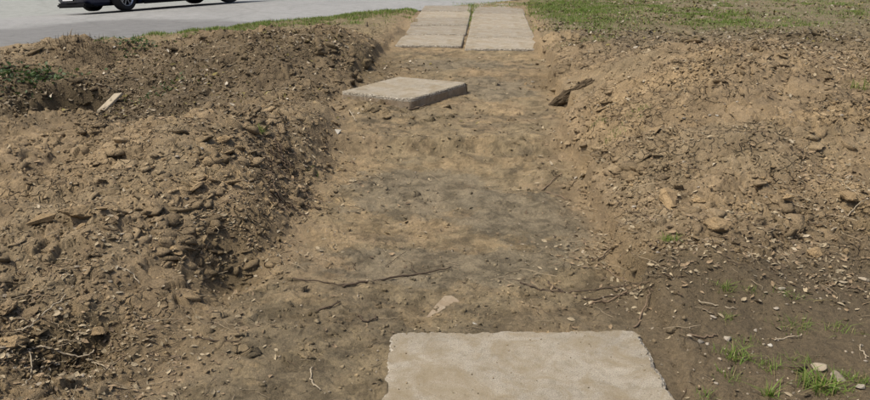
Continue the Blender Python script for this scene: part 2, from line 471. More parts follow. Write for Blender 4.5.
# ------------------------------------------------------------------ ground sheet
def soil_color(x, y, k):
    m, nf, out, v, u = k['m'], k['nf'], k['out'], k['v'], k['u']
    # what kind of earth lies where, plus shade painted into the hollows
    clay = np.array([.236, .177, .106]); clay2 = np.array([.280, .206, .117]); silt = np.array([.212, .168, .100])
    damp = np.array([.112, .085, .048]); grey = np.array([.205, .164, .102]); turf = np.array([.105, .110, .045])  # damp: wet earth, also the tone of the painted pit shade
    n1 = fbm(x * 1.1, y * 1.1, 4, 91); n2 = fbm(x * 3.1 + 3, y * 3.1, 4, 92); n3 = fbm(x * 9, y * 9, 3, 93)
    C = np.repeat(clay[None], len(x), 0)
    def lay(col, f):
        nonlocal C
        f = np.clip(f, 0, 1)[:, None]
        C = C * (1 - f) + np.asarray(col)[None] * f
    lay(clay2, sm(-.1, .5, n2) * .8)
    lay(grey, sm(.05, .5, n1 + .5 * n3) * .45 * m)
    lay(damp, sm(.15, .6, fbm(x * 2.2 + 9, y * 2.2, 4, 94)) * .30 * m)
    fl = (1 - sm(-.25, .05, out))
    lay(silt, fl * sm(-.25, .25, fbm(x * 1.9, y * 1.9, 5, 95, .65)) * .85)
    lay([.150, .120, .076], fl * sm(.06, .20, fbm(x * 3.2 + 4, y * 3.2, 6, 96, .75)) * .8)
    lay([.265, .198, .112], fl * sm(.08, .24, fbm(x * 3.4 + 8, y * 3.4, 6, 97, .75)) * .7)
    for (cx, cy, sx, sy) in ((-.1, 4.9, .55, .55), (.55, 4.3, .4, .5), (.1, 3.5, .6, .3), (.6, 8.2, .5, .7), (.2, 9.8, .6, .5)):
        lay([.178, .149, .100], fl * .8 * sm(.42, .62, blob(x, y, cx, cy, sx * 1.15, sy * 1.15) + .55 * fbm(x * 5, y * 5, 6, 98, .75)))
    lay(damp, nf * (.70 + .25 * n2))
    dm = sm(.64, .76, x + .04 * n3) * (1 - sm(3.05, 3.4, y + .2 * n2 - .12 * (x - 1)))
    lay([.112, .088, .056], dm * (.88 + .2 * n2) * .95)
    nearf = fl * (1 - sm(2.9, 3.7, y + .5 * n2))
    lay([.125, .102, .066], nearf * (.2 + .5 * sm(-.2, .3, n2)))
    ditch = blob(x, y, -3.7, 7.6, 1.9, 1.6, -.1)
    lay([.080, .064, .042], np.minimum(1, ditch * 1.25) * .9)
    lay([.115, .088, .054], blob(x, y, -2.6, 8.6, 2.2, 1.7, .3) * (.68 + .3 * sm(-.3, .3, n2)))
    lay([.145, .120, .080], sm(7.2, 9.5, y + .8 * n2) * sm(.3, 1.2, x - 1.3) * (.6 + .3 * sm(-.2, .3, n2)))
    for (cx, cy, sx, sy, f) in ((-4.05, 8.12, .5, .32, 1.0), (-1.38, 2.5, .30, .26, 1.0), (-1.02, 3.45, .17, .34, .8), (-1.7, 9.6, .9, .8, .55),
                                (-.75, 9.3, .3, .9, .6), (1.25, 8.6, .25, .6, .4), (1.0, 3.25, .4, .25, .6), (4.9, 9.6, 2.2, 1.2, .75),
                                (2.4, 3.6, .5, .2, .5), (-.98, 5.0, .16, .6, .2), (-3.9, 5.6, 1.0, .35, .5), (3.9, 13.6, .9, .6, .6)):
        lay(damp, f * blob(x, y, cx, cy, sx, sy) * (1 + .5 * n3))  # damp earth, and shade painted into the hollow, pits and trench-facing slopes
    lay([.165, .138, .083], sm(10, 12.5, y) * sm(0, .4, out) * .6)
    lay(turf, sm(11.5, 14, y) * sm(0, .5, out) * sm(-.1, .4, n2) * .4)
    lay([.26, .205, .13], blob(x, y, -5.6, 9.6, .9, .5, .8) * .8)
    mott = fbm(x * 11 + 5, y * 11, 4, 191, .75)
    C = C * (1 - fl * (.30 * sm(.10, .22, mott) - .20 * sm(-.12, -.24, mott)))[:, None]
    # colour of each lump differs a little
    t = 1 + m * (.26 * (k['r1'] - .5) + .22 * (k['r2'] - .5) + .14 * (k['r0'] - .5)) + .10 * n3
    C = C * t[:, None]
    return C
def make_ground():
    ys = [1.5]
    while ys[-1] < 20.5: ys.append(ys[-1] + .0034 * ys[-1])
    near = list(np.linspace(-60, 1.0, 12)) + [1.3]
    farr = list(20.5 + np.geomspace(.15, 900, 34))
    ys = np.array(near + ys + farr)
    s_in = np.linspace(-1, 1, 820)
    s_out = 1 + np.geomspace(.02, 60, 26)
    ss = np.concatenate([-s_out[::-1], s_in, s_out])
    w = np.interp(ys, [-60, 1.5, 20.5, 1000], [1.75, 1.75, 13.2, 60])
    X = ss[None, :] * w[:, None]
    Y = np.repeat(ys[:, None], len(ss), 1)
    x, y = X.ravel(), Y.ravel()
    z, k = terrain(x, y, True)
    away = np.maximum(np.maximum(y - 22, -y), np.abs(x) - 14).clip(0, 30) / 30
    z = z * (1 - away)
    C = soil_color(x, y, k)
    V = np.stack([x, y, z], 1)
    nr, nc = X.shape
    i = np.arange(nr * nc, dtype=np.int32).reshape(nr, nc)
    F = np.stack([i[:-1, :-1].ravel(), i[:-1, 1:].ravel(), i[1:, 1:].ravel(), i[1:, :-1].ravel()], 1)
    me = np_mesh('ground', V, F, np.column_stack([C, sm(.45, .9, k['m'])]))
    me.materials.append(M_SOIL)
    o = link(bpy.data.objects.new('ground', me))
    tag(o, 'bare tan and brown dug-up earth with mounds beside a shallow trench', kind='structure')
make_ground()

# ------------------------------------------------------------------ road
def make_road():
    us = np.linspace(-40, 60, 101); vs = np.linspace(-.35, 15.5, 40)
    U, Vv = np.meshgrid(us, vs, indexing='ij')
    Z = .012 * vnoise(U * .3, Vv * .3, 7) - .075 * np.clip(Vv - 4.0, 0, 4.5)
    V = np.stack([U.ravel(), Vv.ravel(), Z.ravel()], 1)
    i = np.arange(U.size, dtype=np.int32).reshape(U.shape)
    F = np.stack([i[:-1, :-1].ravel(), i[1:, :-1].ravel(), i[1:, 1:].ravel(), i[:-1, 1:].ravel()], 1)
    me = np_mesh('road', V, F); me.materials.append(M_ROAD)
    o = link(bpy.data.objects.new('road', me))
    o.location = (ROAD_P[0], ROAD_P[1], -.03)
    o.rotation_euler.z = math.atan2(ROAD_U[1], ROAD_U[0])
    tag(o, 'pale grey asphalt road with a darker patch', kind='structure')
make_road()

# ------------------------------------------------------------------ concrete slabs
def slab(corners, zt, thick, label, seed, m=M_CONC, chip=.012, bites=(), tilt=None, group=None, step=.007, wear=1.0):
    """corners anticlockwise (x, y); edges are worn and chipped"""
    rng = np.random.RandomState(seed)
    pts, nrm = [], []
    for k in range(4):
        a = np.array(corners[k], float); b = np.array(corners[(k + 1) % 4], float)
        L = np.linalg.norm(b - a); n = max(4, int(L / step))
        d = (b - a) / L; nn = np.array([d[1], -d[0]])
        for q in range(n):
            pts.append(a + (b - a) * q / n); nrm.append(nn)
    pts = np.array(pts); nrm = np.array(nrm); N = len(pts)
    c = pts.mean(0)
    # rounded, broken corners
    cs = np.array(corners, float)
    dc = np.min(np.linalg.norm(pts[:, None] - cs[None], axis=2), axis=1)
    toc = (c - pts) / np.linalg.norm(c - pts, axis=1)[:, None]
    s = pts[:, 0] * 1.0 + seed * 3.1; t_ = pts[:, 1] * 1.0
    inset = wear * chip * (.4 + .4 * np.clip(fbm(s * 9, t_ * 9, 3, seed), -.4, 1) + 1.1 * np.clip(fbm(s * 40, t_ * 40, 3, seed + 3), 0, 1))
    inset = np.maximum(inset, .001)
    top_in = inset + wear * chip * (.35 + .9 * np.abs(fbm(s * 34, t_ * 34, 3, seed + 9)) + .7 * np.clip(fbm(s * 5, t_ * 5, 2, seed + 5) - .1, 0, 1))
    for (bx, by, br, bd) in bites:
        g = np.exp(-(np.hypot(pts[:, 0] - bx, pts[:, 1] - by) / br) ** 2)
        inset = inset + bd * g * .7; top_in = top_in + bd * g * 1.2
    cr = .018 * wear * np.exp(-(dc / .022) ** 2)
    def ring(ins, z, cfac):
        p = pts - nrm * ins[:, None] + toc * (cr * cfac)[:, None]
        return np.column_stack([p, np.full(N, 0.0) + z])
    one = np.ones(N)
    jz = .003 * rng.randn(N)
    rings = [ring(one * .0, -thick, .5), ring(inset * .35, -thick * .45, .7), ring(inset * .6, -.028 * wear - .004, .9),
             ring(inset * .9, -.012 + jz * .6, 1.0), ring(top_in, -.0005 * one, 1.1)]
    # plain rectangle inside the worn rim, gridded

    bm = bmesh.new()
    vs = [[bm.verts.new(v) for v in r] for r in rings]
    for a, b in zip(vs[:-1], vs[1:]):
        lvl = vs.index(a)
        for k in range(N):
            f = bm.faces.new((a[k], a[(k + 1) % N], b[(k + 1) % N], b[k]))
            f.material_index = 2 if lvl < 2 else 1
    inner = []
    for q in range(N):
        best = pts[q] - nrm[q] * .09
        inner.append(best)
    inner = np.array(inner)
    # keep the inner ring inside the inset rectangle at the corners
    lim = .09
    for k in range(4):
        a = np.array(corners[k], float); b = np.array(corners[(k + 1) % 4], float)
        d = (b - a) / np.linalg.norm(b - a); nn = np.array([d[1], -d[0]])
        dist = (inner - a) @ nn          # negative inside
        inner = inner - np.outer(np.maximum(dist + lim, 0), nn)
    iv = [bm.verts.new((p[0], p[1], 0)) for p in inner]
    for k in range(N):
        f = bm.faces.new((vs[-1][k], vs[-1][(k + 1) % N], iv[(k + 1) % N], iv[k])); f.material_index = 0
    bmesh.ops.remove_doubles(bm, verts=iv, dist=1e-5)
    iv = [v for v in iv if v.is_valid]
    f = bm.faces.new(iv); f.material_index = 0
    bm.faces.new(list(reversed(vs[0]))).material_index = 2
    bmesh.ops.translate(bm, verts=bm.verts, vec=(-c[0], -c[1], 0))
    o = bm_obj('concrete_slab', bm, [m, M_CHIP, M_SIDE])
    o.location = (c[0], c[1], zt)
    if tilt: o.rotation_euler = (tilt[0], tilt[1], 0)
    tag(o, label, 'slab', group)
    return o

A = on_plane(389, 331, .055); B = on_plane(641, 328.5, .055)
slab([(A.x - .012, A.y - 1.0), (B.x + .005, A.y - 1.0), (B.x, B.y), (A.x, A.y)], .055, .13,
     'large pale concrete slab in the near foreground with crumbling right edge', 3, chip=.015,
     bites=[(B.x, B.y, .03, .02), (B.x, B.y - .12, .05, .012), (B.x, B.y - .28, .09, .014), (B.x, B.y - .42, .04, .012), (A.x, A.y, .025, .01), (A.x + .3, A.y, .1, .006)])
zt = .055
P = [on_plane(411, 98.5, zt), on_plane(469, 83, zt), on_plane(398, 76.8, zt), on_plane(340, 90.5, zt)]
slab([(p.x, p.y) for p in P], zt, .17, 'loose concrete slab lying askew in the trench', 8, chip=.012,
     bites=[(P[0].x, P[0].y, .06, .05), (P[1].x, P[1].y, .04, .03)], tilt=(R(.6), R(-.4)))
# far walkway: two columns of slabs running to the road
def colx(y, k): # left edge, joint, right edge of the walkway
    return {0: -.60, 1: .42, 2: 1.50}[k] + (.068 if k else .055) * (y - 11)
yl = [11.25, 12.5, 13.8, 15.1, 16.35, 17.55]
yr = [10.85, 12.1, 13.35, 14.65, 15.9, 17.1, 18.3]
ordw = ['nearest', 'second', 'third', 'fourth', 'fifth', 'sixth']
rr = random.Random(4)
for k, ysx in ((0, yl), (1, yr)):
    for i in range(len(ysx) - 1):
        g = .012
        a, b = ysx[i] + g / 2, ysx[i + 1] - g / 2
        j = [rr.uniform(-.015, .015) for _ in range(4)]
        x0a, x1a, x0b, x1b = colx(a, k), colx(a, k + 1), colx(b, k), colx(b, k + 1)
        gap = .03
        if k == 0: x1a -= gap; x1b -= gap
        else: x0a += gap * .3; x0b += gap * .3
        slab([(x0a + j[0], a), (x1a + j[1], a + j[2]), (x1b + j[1], b), (x0b + j[0], b)], -.012 + rr.uniform(-.006, .006), .13,
             '%s slab of the %s column of the far concrete walkway' % (ordw[i], 'left' if k == 0 else 'right'), 20 + 9 * k + i, M_CONC2,
             group='slabs of the far walkway', step=.02, tilt=(R(rr.uniform(-.4, .4)), R(rr.uniform(-.4, .4))), wear=.9, chip=.016)

# ------------------------------------------------------------------ car on the road
M_PAINT = simple('navy_car_paint', (.010, .013, .032), .42, .35, metal=.0, vary=.05, scale=5, bstr=0, coat=.15)
M_BLACK = simple('black_plastic', (.006, .006, .007), .7, .1, vary=.2, bstr=.1)
M_TYRE = simple('tyre_rubber', (.022, .021, .020), .85, .2, vary=.3, scale=30)
M_ALLOY = simple('alloy', (.45, .45, .46), .3, .5, metal=1.0, vary=.1, bstr=0)
M_GLASS = simple('tinted_glass', (.015, .018, .02), .05, .6, vary=.05, bstr=0)
M_PLATE = simple('plate_white', (.62, .63, .63), .4, .4, vary=.05, bstr=0)
M_LAMP = simple('lamp_lens', (.5, .52, .55), .08, .6, vary=.1, bstr=0)

def loft(secs):
    bm = bmesh.new()
    rows = [[bm.verts.new(p) for p in s] for s in secs]
    n = len(rows[0])
    for a, b in zip(rows[:-1], rows[1:]):
        for k in range(n):
            bm.faces.new((a[k], a[(k + 1) % n], b[(k + 1) % n], b[k]))
    bm.faces.new(rows[0][::-1]); bm.faces.new(rows[-1])
    bmesh.ops.recalc_face_normals(bm, faces=bm.faces)
    return bm
def car_section(x, hw, zl, zb, zt, top):
    h = [(0, zl), (hw * .80, zl), (hw * .97, zl + .07), (hw, zl + .22), (hw, zb - .18), (hw * .975, zb - .03), (hw * .93, zb), (top, zt - .05), (top * .8, zt), (0, zt + .015)]
    return [(x, y, z) for y, z in h] + [(x, -y, z) for y, z in h[-2:0:-1]]
def make_car():
    root = link(bpy.data.objects.new('parked_car', None))
    S = [(2.16, .55, .34, .50, .53, .40), (2.13, .66, .21, .60, .64, .50), (2.02, .77, .14, .66, .71, .56), (1.75, .855, .13, .76, .81, .66), (1.3, .875, .13, .86, .90, .70),
         (.85, .885, .13, .93, .985, .72), (.72, .885, .13, .94, 1.03, .72), (.15, .89, .13, .945, 1.36, .62), (-.3, .89, .13, .95, 1.44, .60), (-.9, .885, .13, .955, 1.42, .59),
         (-1.45, .88, .14, .96, 1.22, .60), (-1.75, .865, .20, .96, 1.04, .66), (-2.05, .82, .24, .92, .98, .66), (-2.18, .74, .32, .80, .86, .56)]
    bm = loft([car_section(*s) for s in S])
    body = bm_obj('body', bm, M_PAINT, root, True)
    WH = [(1.33, .76), (1.33, -.76), (-1.30, .76), (-1.30, -.76)]
    cut = bmesh.new()
    for x, y in WH:
        m = Matrix.Translation((x, y * 1.16, .325)) @ Matrix.Rotation(math.pi / 2, 4, 'X')
        bmesh.ops.create_cone(cut, cap_ends=True, segments=40, radius1=.375, radius2=.375, depth=.62, matrix=m)
    co = bm_obj('cutter', cut, M_BLACK)
    md = body.modifiers.new('arch', 'BOOLEAN'); md.object = co; md.solver = 'EXACT'; md.operation = 'DIFFERENCE'
    dg = bpy.context.evaluated_depsgraph_get(); dg.update()
    nm = bpy.data.meshes.new_from_object(body.evaluated_get(dg))
    body.modifiers.clear(); old = body.data; body.data = nm; nm.name = 'body'
    bpy.data.objects.remove(co)
    nm.materials.clear(); nm.materials.append(M_PAINT)
    if hasattr(nm, 'set_sharp_from_angle'): nm.set_sharp_from_angle(angle=R(35))
    def box(name, x, y, z, sx, sy, sz, m, par=root, bev=.01, rot=None):
        b = bmesh.new(); bmesh.ops.create_cube(b, size=1)
        bmesh.ops.scale(b, vec=(sx, sy, sz), verts=b.verts)
        bmesh.ops.bevel(b, geom=list(b.edges), offset=min(bev, .3 * min(sx, sy, sz)), segments=2, affect='EDGES')
        o = bm_obj(name, b, m, par); o.location = (x, y, z)
        if rot: o.rotation_euler = rot
        return o
    # lower bumper lip, air intake, plate, sills, lamps
    lip = loft([[(x, y * k, z) for y, z in ((-.70, 0), (-.35, 0), (0, 0), (.35, 0), (.70, 0), (.70, .1), (.35, .1), (0, .1), (-.35, .1), (-.70, .1))] for x, k, z0 in ((1.78, 1.17, 0), (2.0, 1.06, 0), (2.12, .9, 0), (2.165, .7, 0)) for z in (0,)]) if False else None
    box('bumper_lip', 2.05, 0, .17, .24, 1.36, .10, M_BLACK, bev=.04)
    box('front_grille', 2.145, 0, .46, .06, .80, .16, M_BLACK, bev=.02)
    pl = box('number_plate', 2.195, 0, .315, .02, .53, .12, M_BLACK)
    box('plate_face', .011, 0, 0, .006, .50, .095, M_PLATE, pl, bev=.001)
    box('underbody', 0, 0, .16, 3.9, 1.24, .08, M_BLACK, bev=.02)
    for s in (-1, 1):
        box('sill', .02, s * .862, .16, 1.86, .06, .09, M_BLACK, bev=.02)
        box('headlight', 2.0, s * .60, .635, .22, .26, .09, M_LAMP, bev=.03, rot=(0, R(-18), R(-s * 28)))
        box('tail_light', -2.13, s * .66, .80, .08, .24, .14, simple('red_lens', (.25, .01, .01), .15, .5, bstr=0), bev=.03)
        box('door_handle', -.15, s * .893, .80, .18, .03, .03, M_PAINT, bev=.01)
        mi = box('side_mirror', .62, s * .98, .98, .12, .18, .13, M_PAINT, bev=.04)
    # side windows, screens: thin panes just proud of the body
    def pane(pts, name):
        b = bmesh.new(); vs = [b.verts.new(p) for p in pts]; f = b.faces.new(vs)
        r = bmesh.ops.extrude_face_region(b, geom=[f])
        n = (Vector(pts[1]) - Vector(pts[0])).cross(Vector(pts[2]) - Vector(pts[0])).normalized()
        bmesh.ops.translate(b, verts=[v for v in r['geom'] if isinstance(v, bmesh.types.BMVert)], vec=n * .012)
        bmesh.ops.recalc_face_normals(b, faces=b.faces)
        bm_obj(name, b, M_GLASS, root)
    for s in (-1, 1):
        pane([(.55, s * .83, .985), (.13, s * .655, 1.29), (-.32, s * .645, 1.35), (-.36, s * .832, .99)], 'side_window')
        pane([(-.42, s * .832, .99), (-.38, s * .645, 1.35), (-.92, s * .635, 1.34), (-1.2, s * .82, 1.0)], 'side_window')
    pane([(.74, -.62, 1.035), (.74, .62, 1.035), (.19, .52, 1.37), (.19, -.52, 1.37)], 'windscreen')
    pane([(-.95, .5, 1.425), (-.95, -.5, 1.425), (-1.5, -.55, 1.225), (-1.5, .55, 1.225)][::-1], 'rear_screen')
    # wheels
    def lathe(prof, seg=40):
        b = bmesh.new(); rows = []
        for k in range(seg):
            a = 2 * math.pi * k / seg
            rows.append([b.verts.new((r * math.cos(a), y, r * math.sin(a))) for r, y in prof])
        n = len(prof)
        for k in range(seg):
            p, q = rows[k], rows[(k + 1) % seg]
            for j in range(n): b.faces.new((p[j], p[(j + 1) % n], q[(j + 1) % n], q[j]))
        bmesh.ops.recalc_face_normals(b, faces=b.faces)
        return b
    for x, y in WH:
        s = 1 if y > 0 else -1
        hub = link(bpy.data.objects.new('wheel', None), root)
        hub.location = (x, y, .315)
        if x > 0: hub.rotation_euler.z = R(24)
        tag(hub)
        bm_obj('tyre', lathe([(.225, -.085), (.30, -.10), (.312, -.085), (.315, -.03), (.315, .03), (.312, .085), (.30, .10), (.225, .085)]), M_TYRE, hub, True)
        bm_obj('rim', lathe([(.205, -.08), (.228, -.088), (.228, .088), (.205, .085)]), M_ALLOY, hub, True)
        bm_obj('brake_disc', lathe([(.02, -s * .03), (.15, -s * .03), (.15, -s * .012), (.02, -s * .012)]), M_TWIGD, hub)
        sp = bmesh.new()
        for k in range(10):
            m = Matrix.Rotation(2 * math.pi * k / 10, 4, 'Y') @ Matrix.Translation((.12, s * .06, 0)) @ Matrix.Rotation(R(10 if k % 2 else -10), 4, 'Y') @ Matrix.Diagonal((.19, .025, .022, 1))
            bmesh.ops.create_cube(sp, size=1, matrix=m)
        bmesh.ops.create_cone(sp, cap_ends=True, segments=20, radius1=.045, radius2=.04, depth=.03, matrix=Matrix.Translation((0, s * .065, 0)) @ Matrix.Rotation(math.pi / 2, 4, 'X'))
        bm_obj('spokes', sp, M_ALLOY, hub)
    return root
car = make_car()
fw = on_plane(126, 10.2, -.045)                     # where the near front wheel stands
HEAD = math.atan2(-.749, -.662)
# near side of the car is its left (+y) side
car.rotation_euler = (R(4.3), 0, HEAD)
off = Matrix.Rotation(HEAD, 3, 'Z') @ Vector((1.33, .76, 0))
car.location = (fw.x - off.x, fw.y - off.y, -.105)
tag(car, 'dark navy car with alloy wheels parked on the grey road', 'car')

# ------------------------------------------------------------------ lumps: angular hull shapes
def hull_variant(seed, n=13, flat=.75):
    rng = np.random.RandomState(seed)
    b = bmesh.new()
    for p in rng.randn(n, 3):
        p = p / np.linalg.norm(p) * rng.uniform(.75, 1.05)
        b.verts.new((p[0], p[1] * rng.uniform(.8, 1), p[2] * flat))
    bmesh.ops.convex_hull(b, input=list(b.verts))
    loose = [v for v in b.verts if not v.link_faces]
    bmesh.ops.delete(b, geom=loose, context='VERTS')
    bmesh.ops.triangulate(b, faces=list(b.faces))
    bmesh.ops.recalc_face_normals(b, faces=b.faces)
    b.verts.ensure_lookup_table(); b.verts.index_update()
    V = np.array([v.co[:] for v in b.verts]); F = np.array([[v.index for v in f.verts] for f in b.faces])
    b.free()
    return V, F
HULLS = [hull_variant(100 + k, 12 + k % 4) for k in range(12)]
def rot_mats(n, rng, tilt=.5):
    a = rng.uniform(0, 2 * math.pi, n); b = rng.normal(0, tilt, n); c = rng.normal(0, tilt, n)
    ca, sa, cb, sb, cc, sc = np.cos(a), np.sin(a), np.cos(b), np.sin(b), np.cos(c), np.sin(c)
    Mz = np.zeros((n, 3, 3)); Mz[:, 0, 0] = ca; Mz[:, 0, 1] = -sa; Mz[:, 1, 0] = sa; Mz[:, 1, 1] = ca; Mz[:, 2, 2] = 1
    Mx = np.zeros((n, 3, 3)); Mx[:, 0, 0] = 1; Mx[:, 1, 1] = cb; Mx[:, 1, 2] = -sb; Mx[:, 2, 1] = sb; Mx[:, 2, 2] = cb
    My = np.zeros((n, 3, 3)); My[:, 1, 1] = 1; My[:, 0, 0] = cc; My[:, 0, 2] = sc; My[:, 2, 0] = -sc; My[:, 2, 2] = cc
    return Mz @ Mx @ My
def scatter(name, protos, x, y, size, cols, material, seed, tilt=.5, lift=.15, squash=1.0, label=None, smooth=False, zz=None):
    rng = np.random.RandomState(seed)
    n = len(x); z = terrain(x, y) if zz is None else zz
    which = rng.randint(0, len(protos), n); Rm = rot_mats(n, rng, tilt)
    VV, FF, CC, base_i = [], [], [], 0
    for k, (V, F) in enumerate(protos):
        s = np.nonzero(which == k)[0]
        if len(s) == 0: continue
        sc = size[s][:, None, None] * np.stack([rng.uniform(.75, 1.3, len(s)), rng.uniform(.7, 1.1, len(s)), rng.uniform(.6, 1, len(s)) * squash], 1)[:, None, :]
        P = V[None] * sc
        P = np.einsum('nij,nvj->nvi', Rm[s], P)
        P = P + np.stack([x[s], y[s], z[s] + size[s] * lift], 1)[:, None, :]
        nv = len(V)
        FF.append((F[None] + (base_i + np.arange(len(s)) * nv)[:, None, None]).reshape(-1, F.shape[1]))
        VV.append(P.reshape(-1, 3)); CC.append(np.repeat(cols[s], nv, 0)); base_i += nv * len(s)
    me = np_mesh(name, np.concatenate(VV), np.concatenate(FF), np.concatenate(CC), smooth)
    me.materials.append(material)
    o = link(bpy.data.objects.new(name, me))
    tag(o, label, kind='stuff')
    return o

def sample(n, rng, dens, xr=(-1, 1), yr=(2.0, 14.5)):
    """n places, spread evenly over what is seen, thinned by dens(x, y)"""
    X, Y = [], []
    got = 0
    while got < n:
        k = n * 4
        y = np.exp(rng.uniform(math.log(yr[0]), math.log(yr[1]), k))
        x = rng.uniform(-1, 1, k) * (.45 + .60 * y)
        keep = rng.uniform(0, 1, k) < dens(x, y)
        X.append(x[keep]); Y.append(y[keep]); got += keep.sum()
    return np.concatenate(X)[:n], np.concatenate(Y)[:n]
def off_slabs(x, y):
    near = (x > A.x - .01) & (x < B.x + .01) & (y < A.y + .01)
    c = Vector((sum(p.x for p in P) / 4, sum(p.y for p in P) / 4)); 
    mid = (np.abs((x - c.x) * .86 - (y - c.y) * .5) < .42) & (np.abs((x - c.x) * .5 + (y - c.y) * .86) < .48)
    far = (y > 10.8) & (x > -.65 + .05 * (y - 11)) & (x < 1.55 + .07 * (y - 11))
    return ~(near | mid | far)

rng = np.random.RandomState(5)
def rough_variant(seed):
    V, F = hull_variant(seed, 8 + seed % 4, .6)
    b = bmesh.new()
    vs = [b.verts.new(v) for v in V]
    for f in F: b.faces.new([vs[i] for i in f])
    bmesh.ops.subdivide_edges(b, edges=list(b.edges), cuts=1, use_grid_fill=True)
    for v in b.verts:
        q = v.co * 1.9 + Vector((seed * 1.7, 0, 0))
        v.co *= 1 + .20 * mnoise.noise(q) + .16 * mnoise.noise(q * 2.9)
    bmesh.ops.triangulate(b, faces=list(b.faces))
    b.verts.ensure_lookup_table(); b.verts.index_update()
    V = np.array([v.co[:] for v in b.verts]); F = np.array([[v.index for v in f.verts] for f in b.faces]); b.free()
    return V, F
ROUGH = [rough_variant(500 + k) for k in range(14)]
def local_color(x, y):
    z, k = terrain(x, y, True)
    return soil_color(x, y, k)
def d_crumb(x, y):
    m, nf, out = rough_mask(x, y)
    pat = sm(-.1, .4, fbm(x * 2.3 + 2, y * 2.3, 3, 111))
    return (m ** 1.3 * (.15 + .85 * pat) + .018) * off_slabs(x, y) * (1 - sm(-1.0, -.2, road_uv(x, y)[1]))
def d_plate(x, y):
    pat = sm(-.2, .3, fbm(x * 1.7 + 11, y * 1.7, 3, 113))
    foot = .35 * blob(x, y, -.3, 6.85, .75, .22, -.45) + .3 * blob(x, y, .2, 7.15, .5, .15, .95)
    return np.clip(rough_mask(x, y)[0] ** 2 * (.10 + .90 * pat) + foot + .5 * np.exp(-((rough_mask(x, y)[2] - .05) / .08) ** 2) * (y > 3) * (y < 10.5), 0, 1) * off_slabs(x, y) * (1 - sm(-1.0, -.2, road_uv(x, y)[1])) * (1 - .7 * sm(9, 12, y))
x, y = sample(9500, rng, d_plate)
size = (.010 + .044 * rng.uniform(0, 1, len(x)) ** 3.2) * (.50 + .17 * y) * (.75 + .7 * sm(-.2, .4, fbm(x * 1.3, y * 1.3, 2, 115)))
scatter('broken_clods', ROUGH, x, y, size, local_color(x, y) * rng.uniform(.92, 1.28, (len(x), 1)), M_CLODS, 61, tilt=.36, lift=-.14, squash=.85, label='broken plate-like clods of dry clay covering both banks')
x, y = sample(17000, rng, d_crumb)
size = (.0035 + .011 * rng.uniform(0, 1, len(x)) ** 3) * (.75 + .14 * y)
cc = local_color(x, y) * rng.uniform(.72, 1.2, (len(x), 1)) * np.where(rng.uniform(0, 1, (len(x), 1)) < .2, .65, 1.0)
scatter('soil_crumbs', HULLS, x, y, size, cc, M_CRUMB, 6, label='loose crumbs of tan and brown soil strewn over the banks')

gx = rng.uniform(A.x + .02, B.x - .02, 420); gy = rng.uniform(A.y - .9, A.y - .01, 420)
gd = np.minimum(np.minimum(gx - A.x, B.x - gx), A.y - gy)
kp = rng.uniform(0, 1, 420) < .25 + .75 * np.exp(-gd / .05)
gx, gy = gx[kp], gy[kp]
scatter('slab_grit', HULLS, gx, gy, rng.uniform(.0012, .0045, len(gx)), np.array([[.2, .155, .095]]) * rng.uniform(.6, 1.4, (len(gx), 1)), M_CRUMB, 71, lift=.3, label='soil grit lying on the near slab', zz=np.full(len(gx), .0555))

# dry leaf litter: small bent leaves
def leaf_proto(seed):
    r = np.random.RandomState(seed)
    c = r.uniform(-.35, .6); w = r.uniform(.32, .55); k = r.uniform(.0, .35)
    V = np.array([(-1, 0, c * .8), (-.35, -w, k), (-.35, w, k * .6), (-.3, 0, 0), (.35, -w * .9, k * .9), (.35, w * .9, k), (.3, 0, -.05), (1, 0, c)])
    F = np.array([(0, 1, 3), (0, 3, 2), (1, 4, 3), (4, 6, 3), (3, 6, 2), (6, 5, 2), (4, 7, 6), (6, 7, 5)])
    return V, F
LEAVES = [leaf_proto(k) for k in range(10)]
LIT = [(60, 85, 1.6, .9, 1.0), (110, 105, 1.0, .6, .9), (25, 60, 1.0, .5, .7), (250, 130, .7, .8, .5), (285, 180, .22, .7, .9), (230, 250, .35, .5, .6), (60, 345, .5, .45, .7), (150, 340, .35, .3, .6),
       (640, 150, .3, .8, .7), (665, 235, .35, .5, .75), (800, 220, .6, .5, .6), (850, 200, .5, .6, .5), (830, 55, 1.6, .9, 1.0), (330, 50, .8, .7, .7), (180, 60, 1.2, .7, .6), (370, 75, .5, .5, .5), (690, 70, .9, .6, .5),
       (760, 280, .8, .15, .5), (610, 45, .8, .6, .5), (150, 230, .7, .3, .45), (170, 190, .6, .4, .35)]
LITW = [(*G(a, b), sx, sy, f) for a, b, sx, sy, f in LIT]
def d_leaf(x, y):
    m, nf, out = rough_mask(x, y)
    d = .05 * m + .004
    for cx, cy, sx, sy, f in LITW: d = np.maximum(d, f * blob(x, y, cx, cy, sx, sy))
    d = d * (.25 + .75 * sm(-.2, .35, fbm(x * 4, y * 4, 3, 121)))
    return np.clip(d, 0, 1) * off_slabs(x, y) * (1 - sm(-.6, -.1, road_uv(x, y)[1]))
x, y = sample(17000, rng, d_leaf)
size = (.006 + .011 * rng.uniform(0, 1, len(x)) ** 2.5) * (.75 + .12 * y)
pick = rng.uniform(0, 1, len(x))[:, None]
cc = np.where(pick < .45, np.array([[.25, .205, .135]]), np.where(pick < .75, np.array([[.205, .152, .095]]), np.where(pick < .94, np.array([[.12, .09, .06]]), np.array([[.29, .245, .175]]))))
cc = cc * rng.uniform(.7, 1.3, (len(x), 1))
scatter('dry_leaf_litter', LEAVES, x, y, size, cc, M_LEAF, 9, tilt=.38, lift=.35, squash=1.0, label='grey brown dry leaf litter lying over the dug earth', smooth=True)

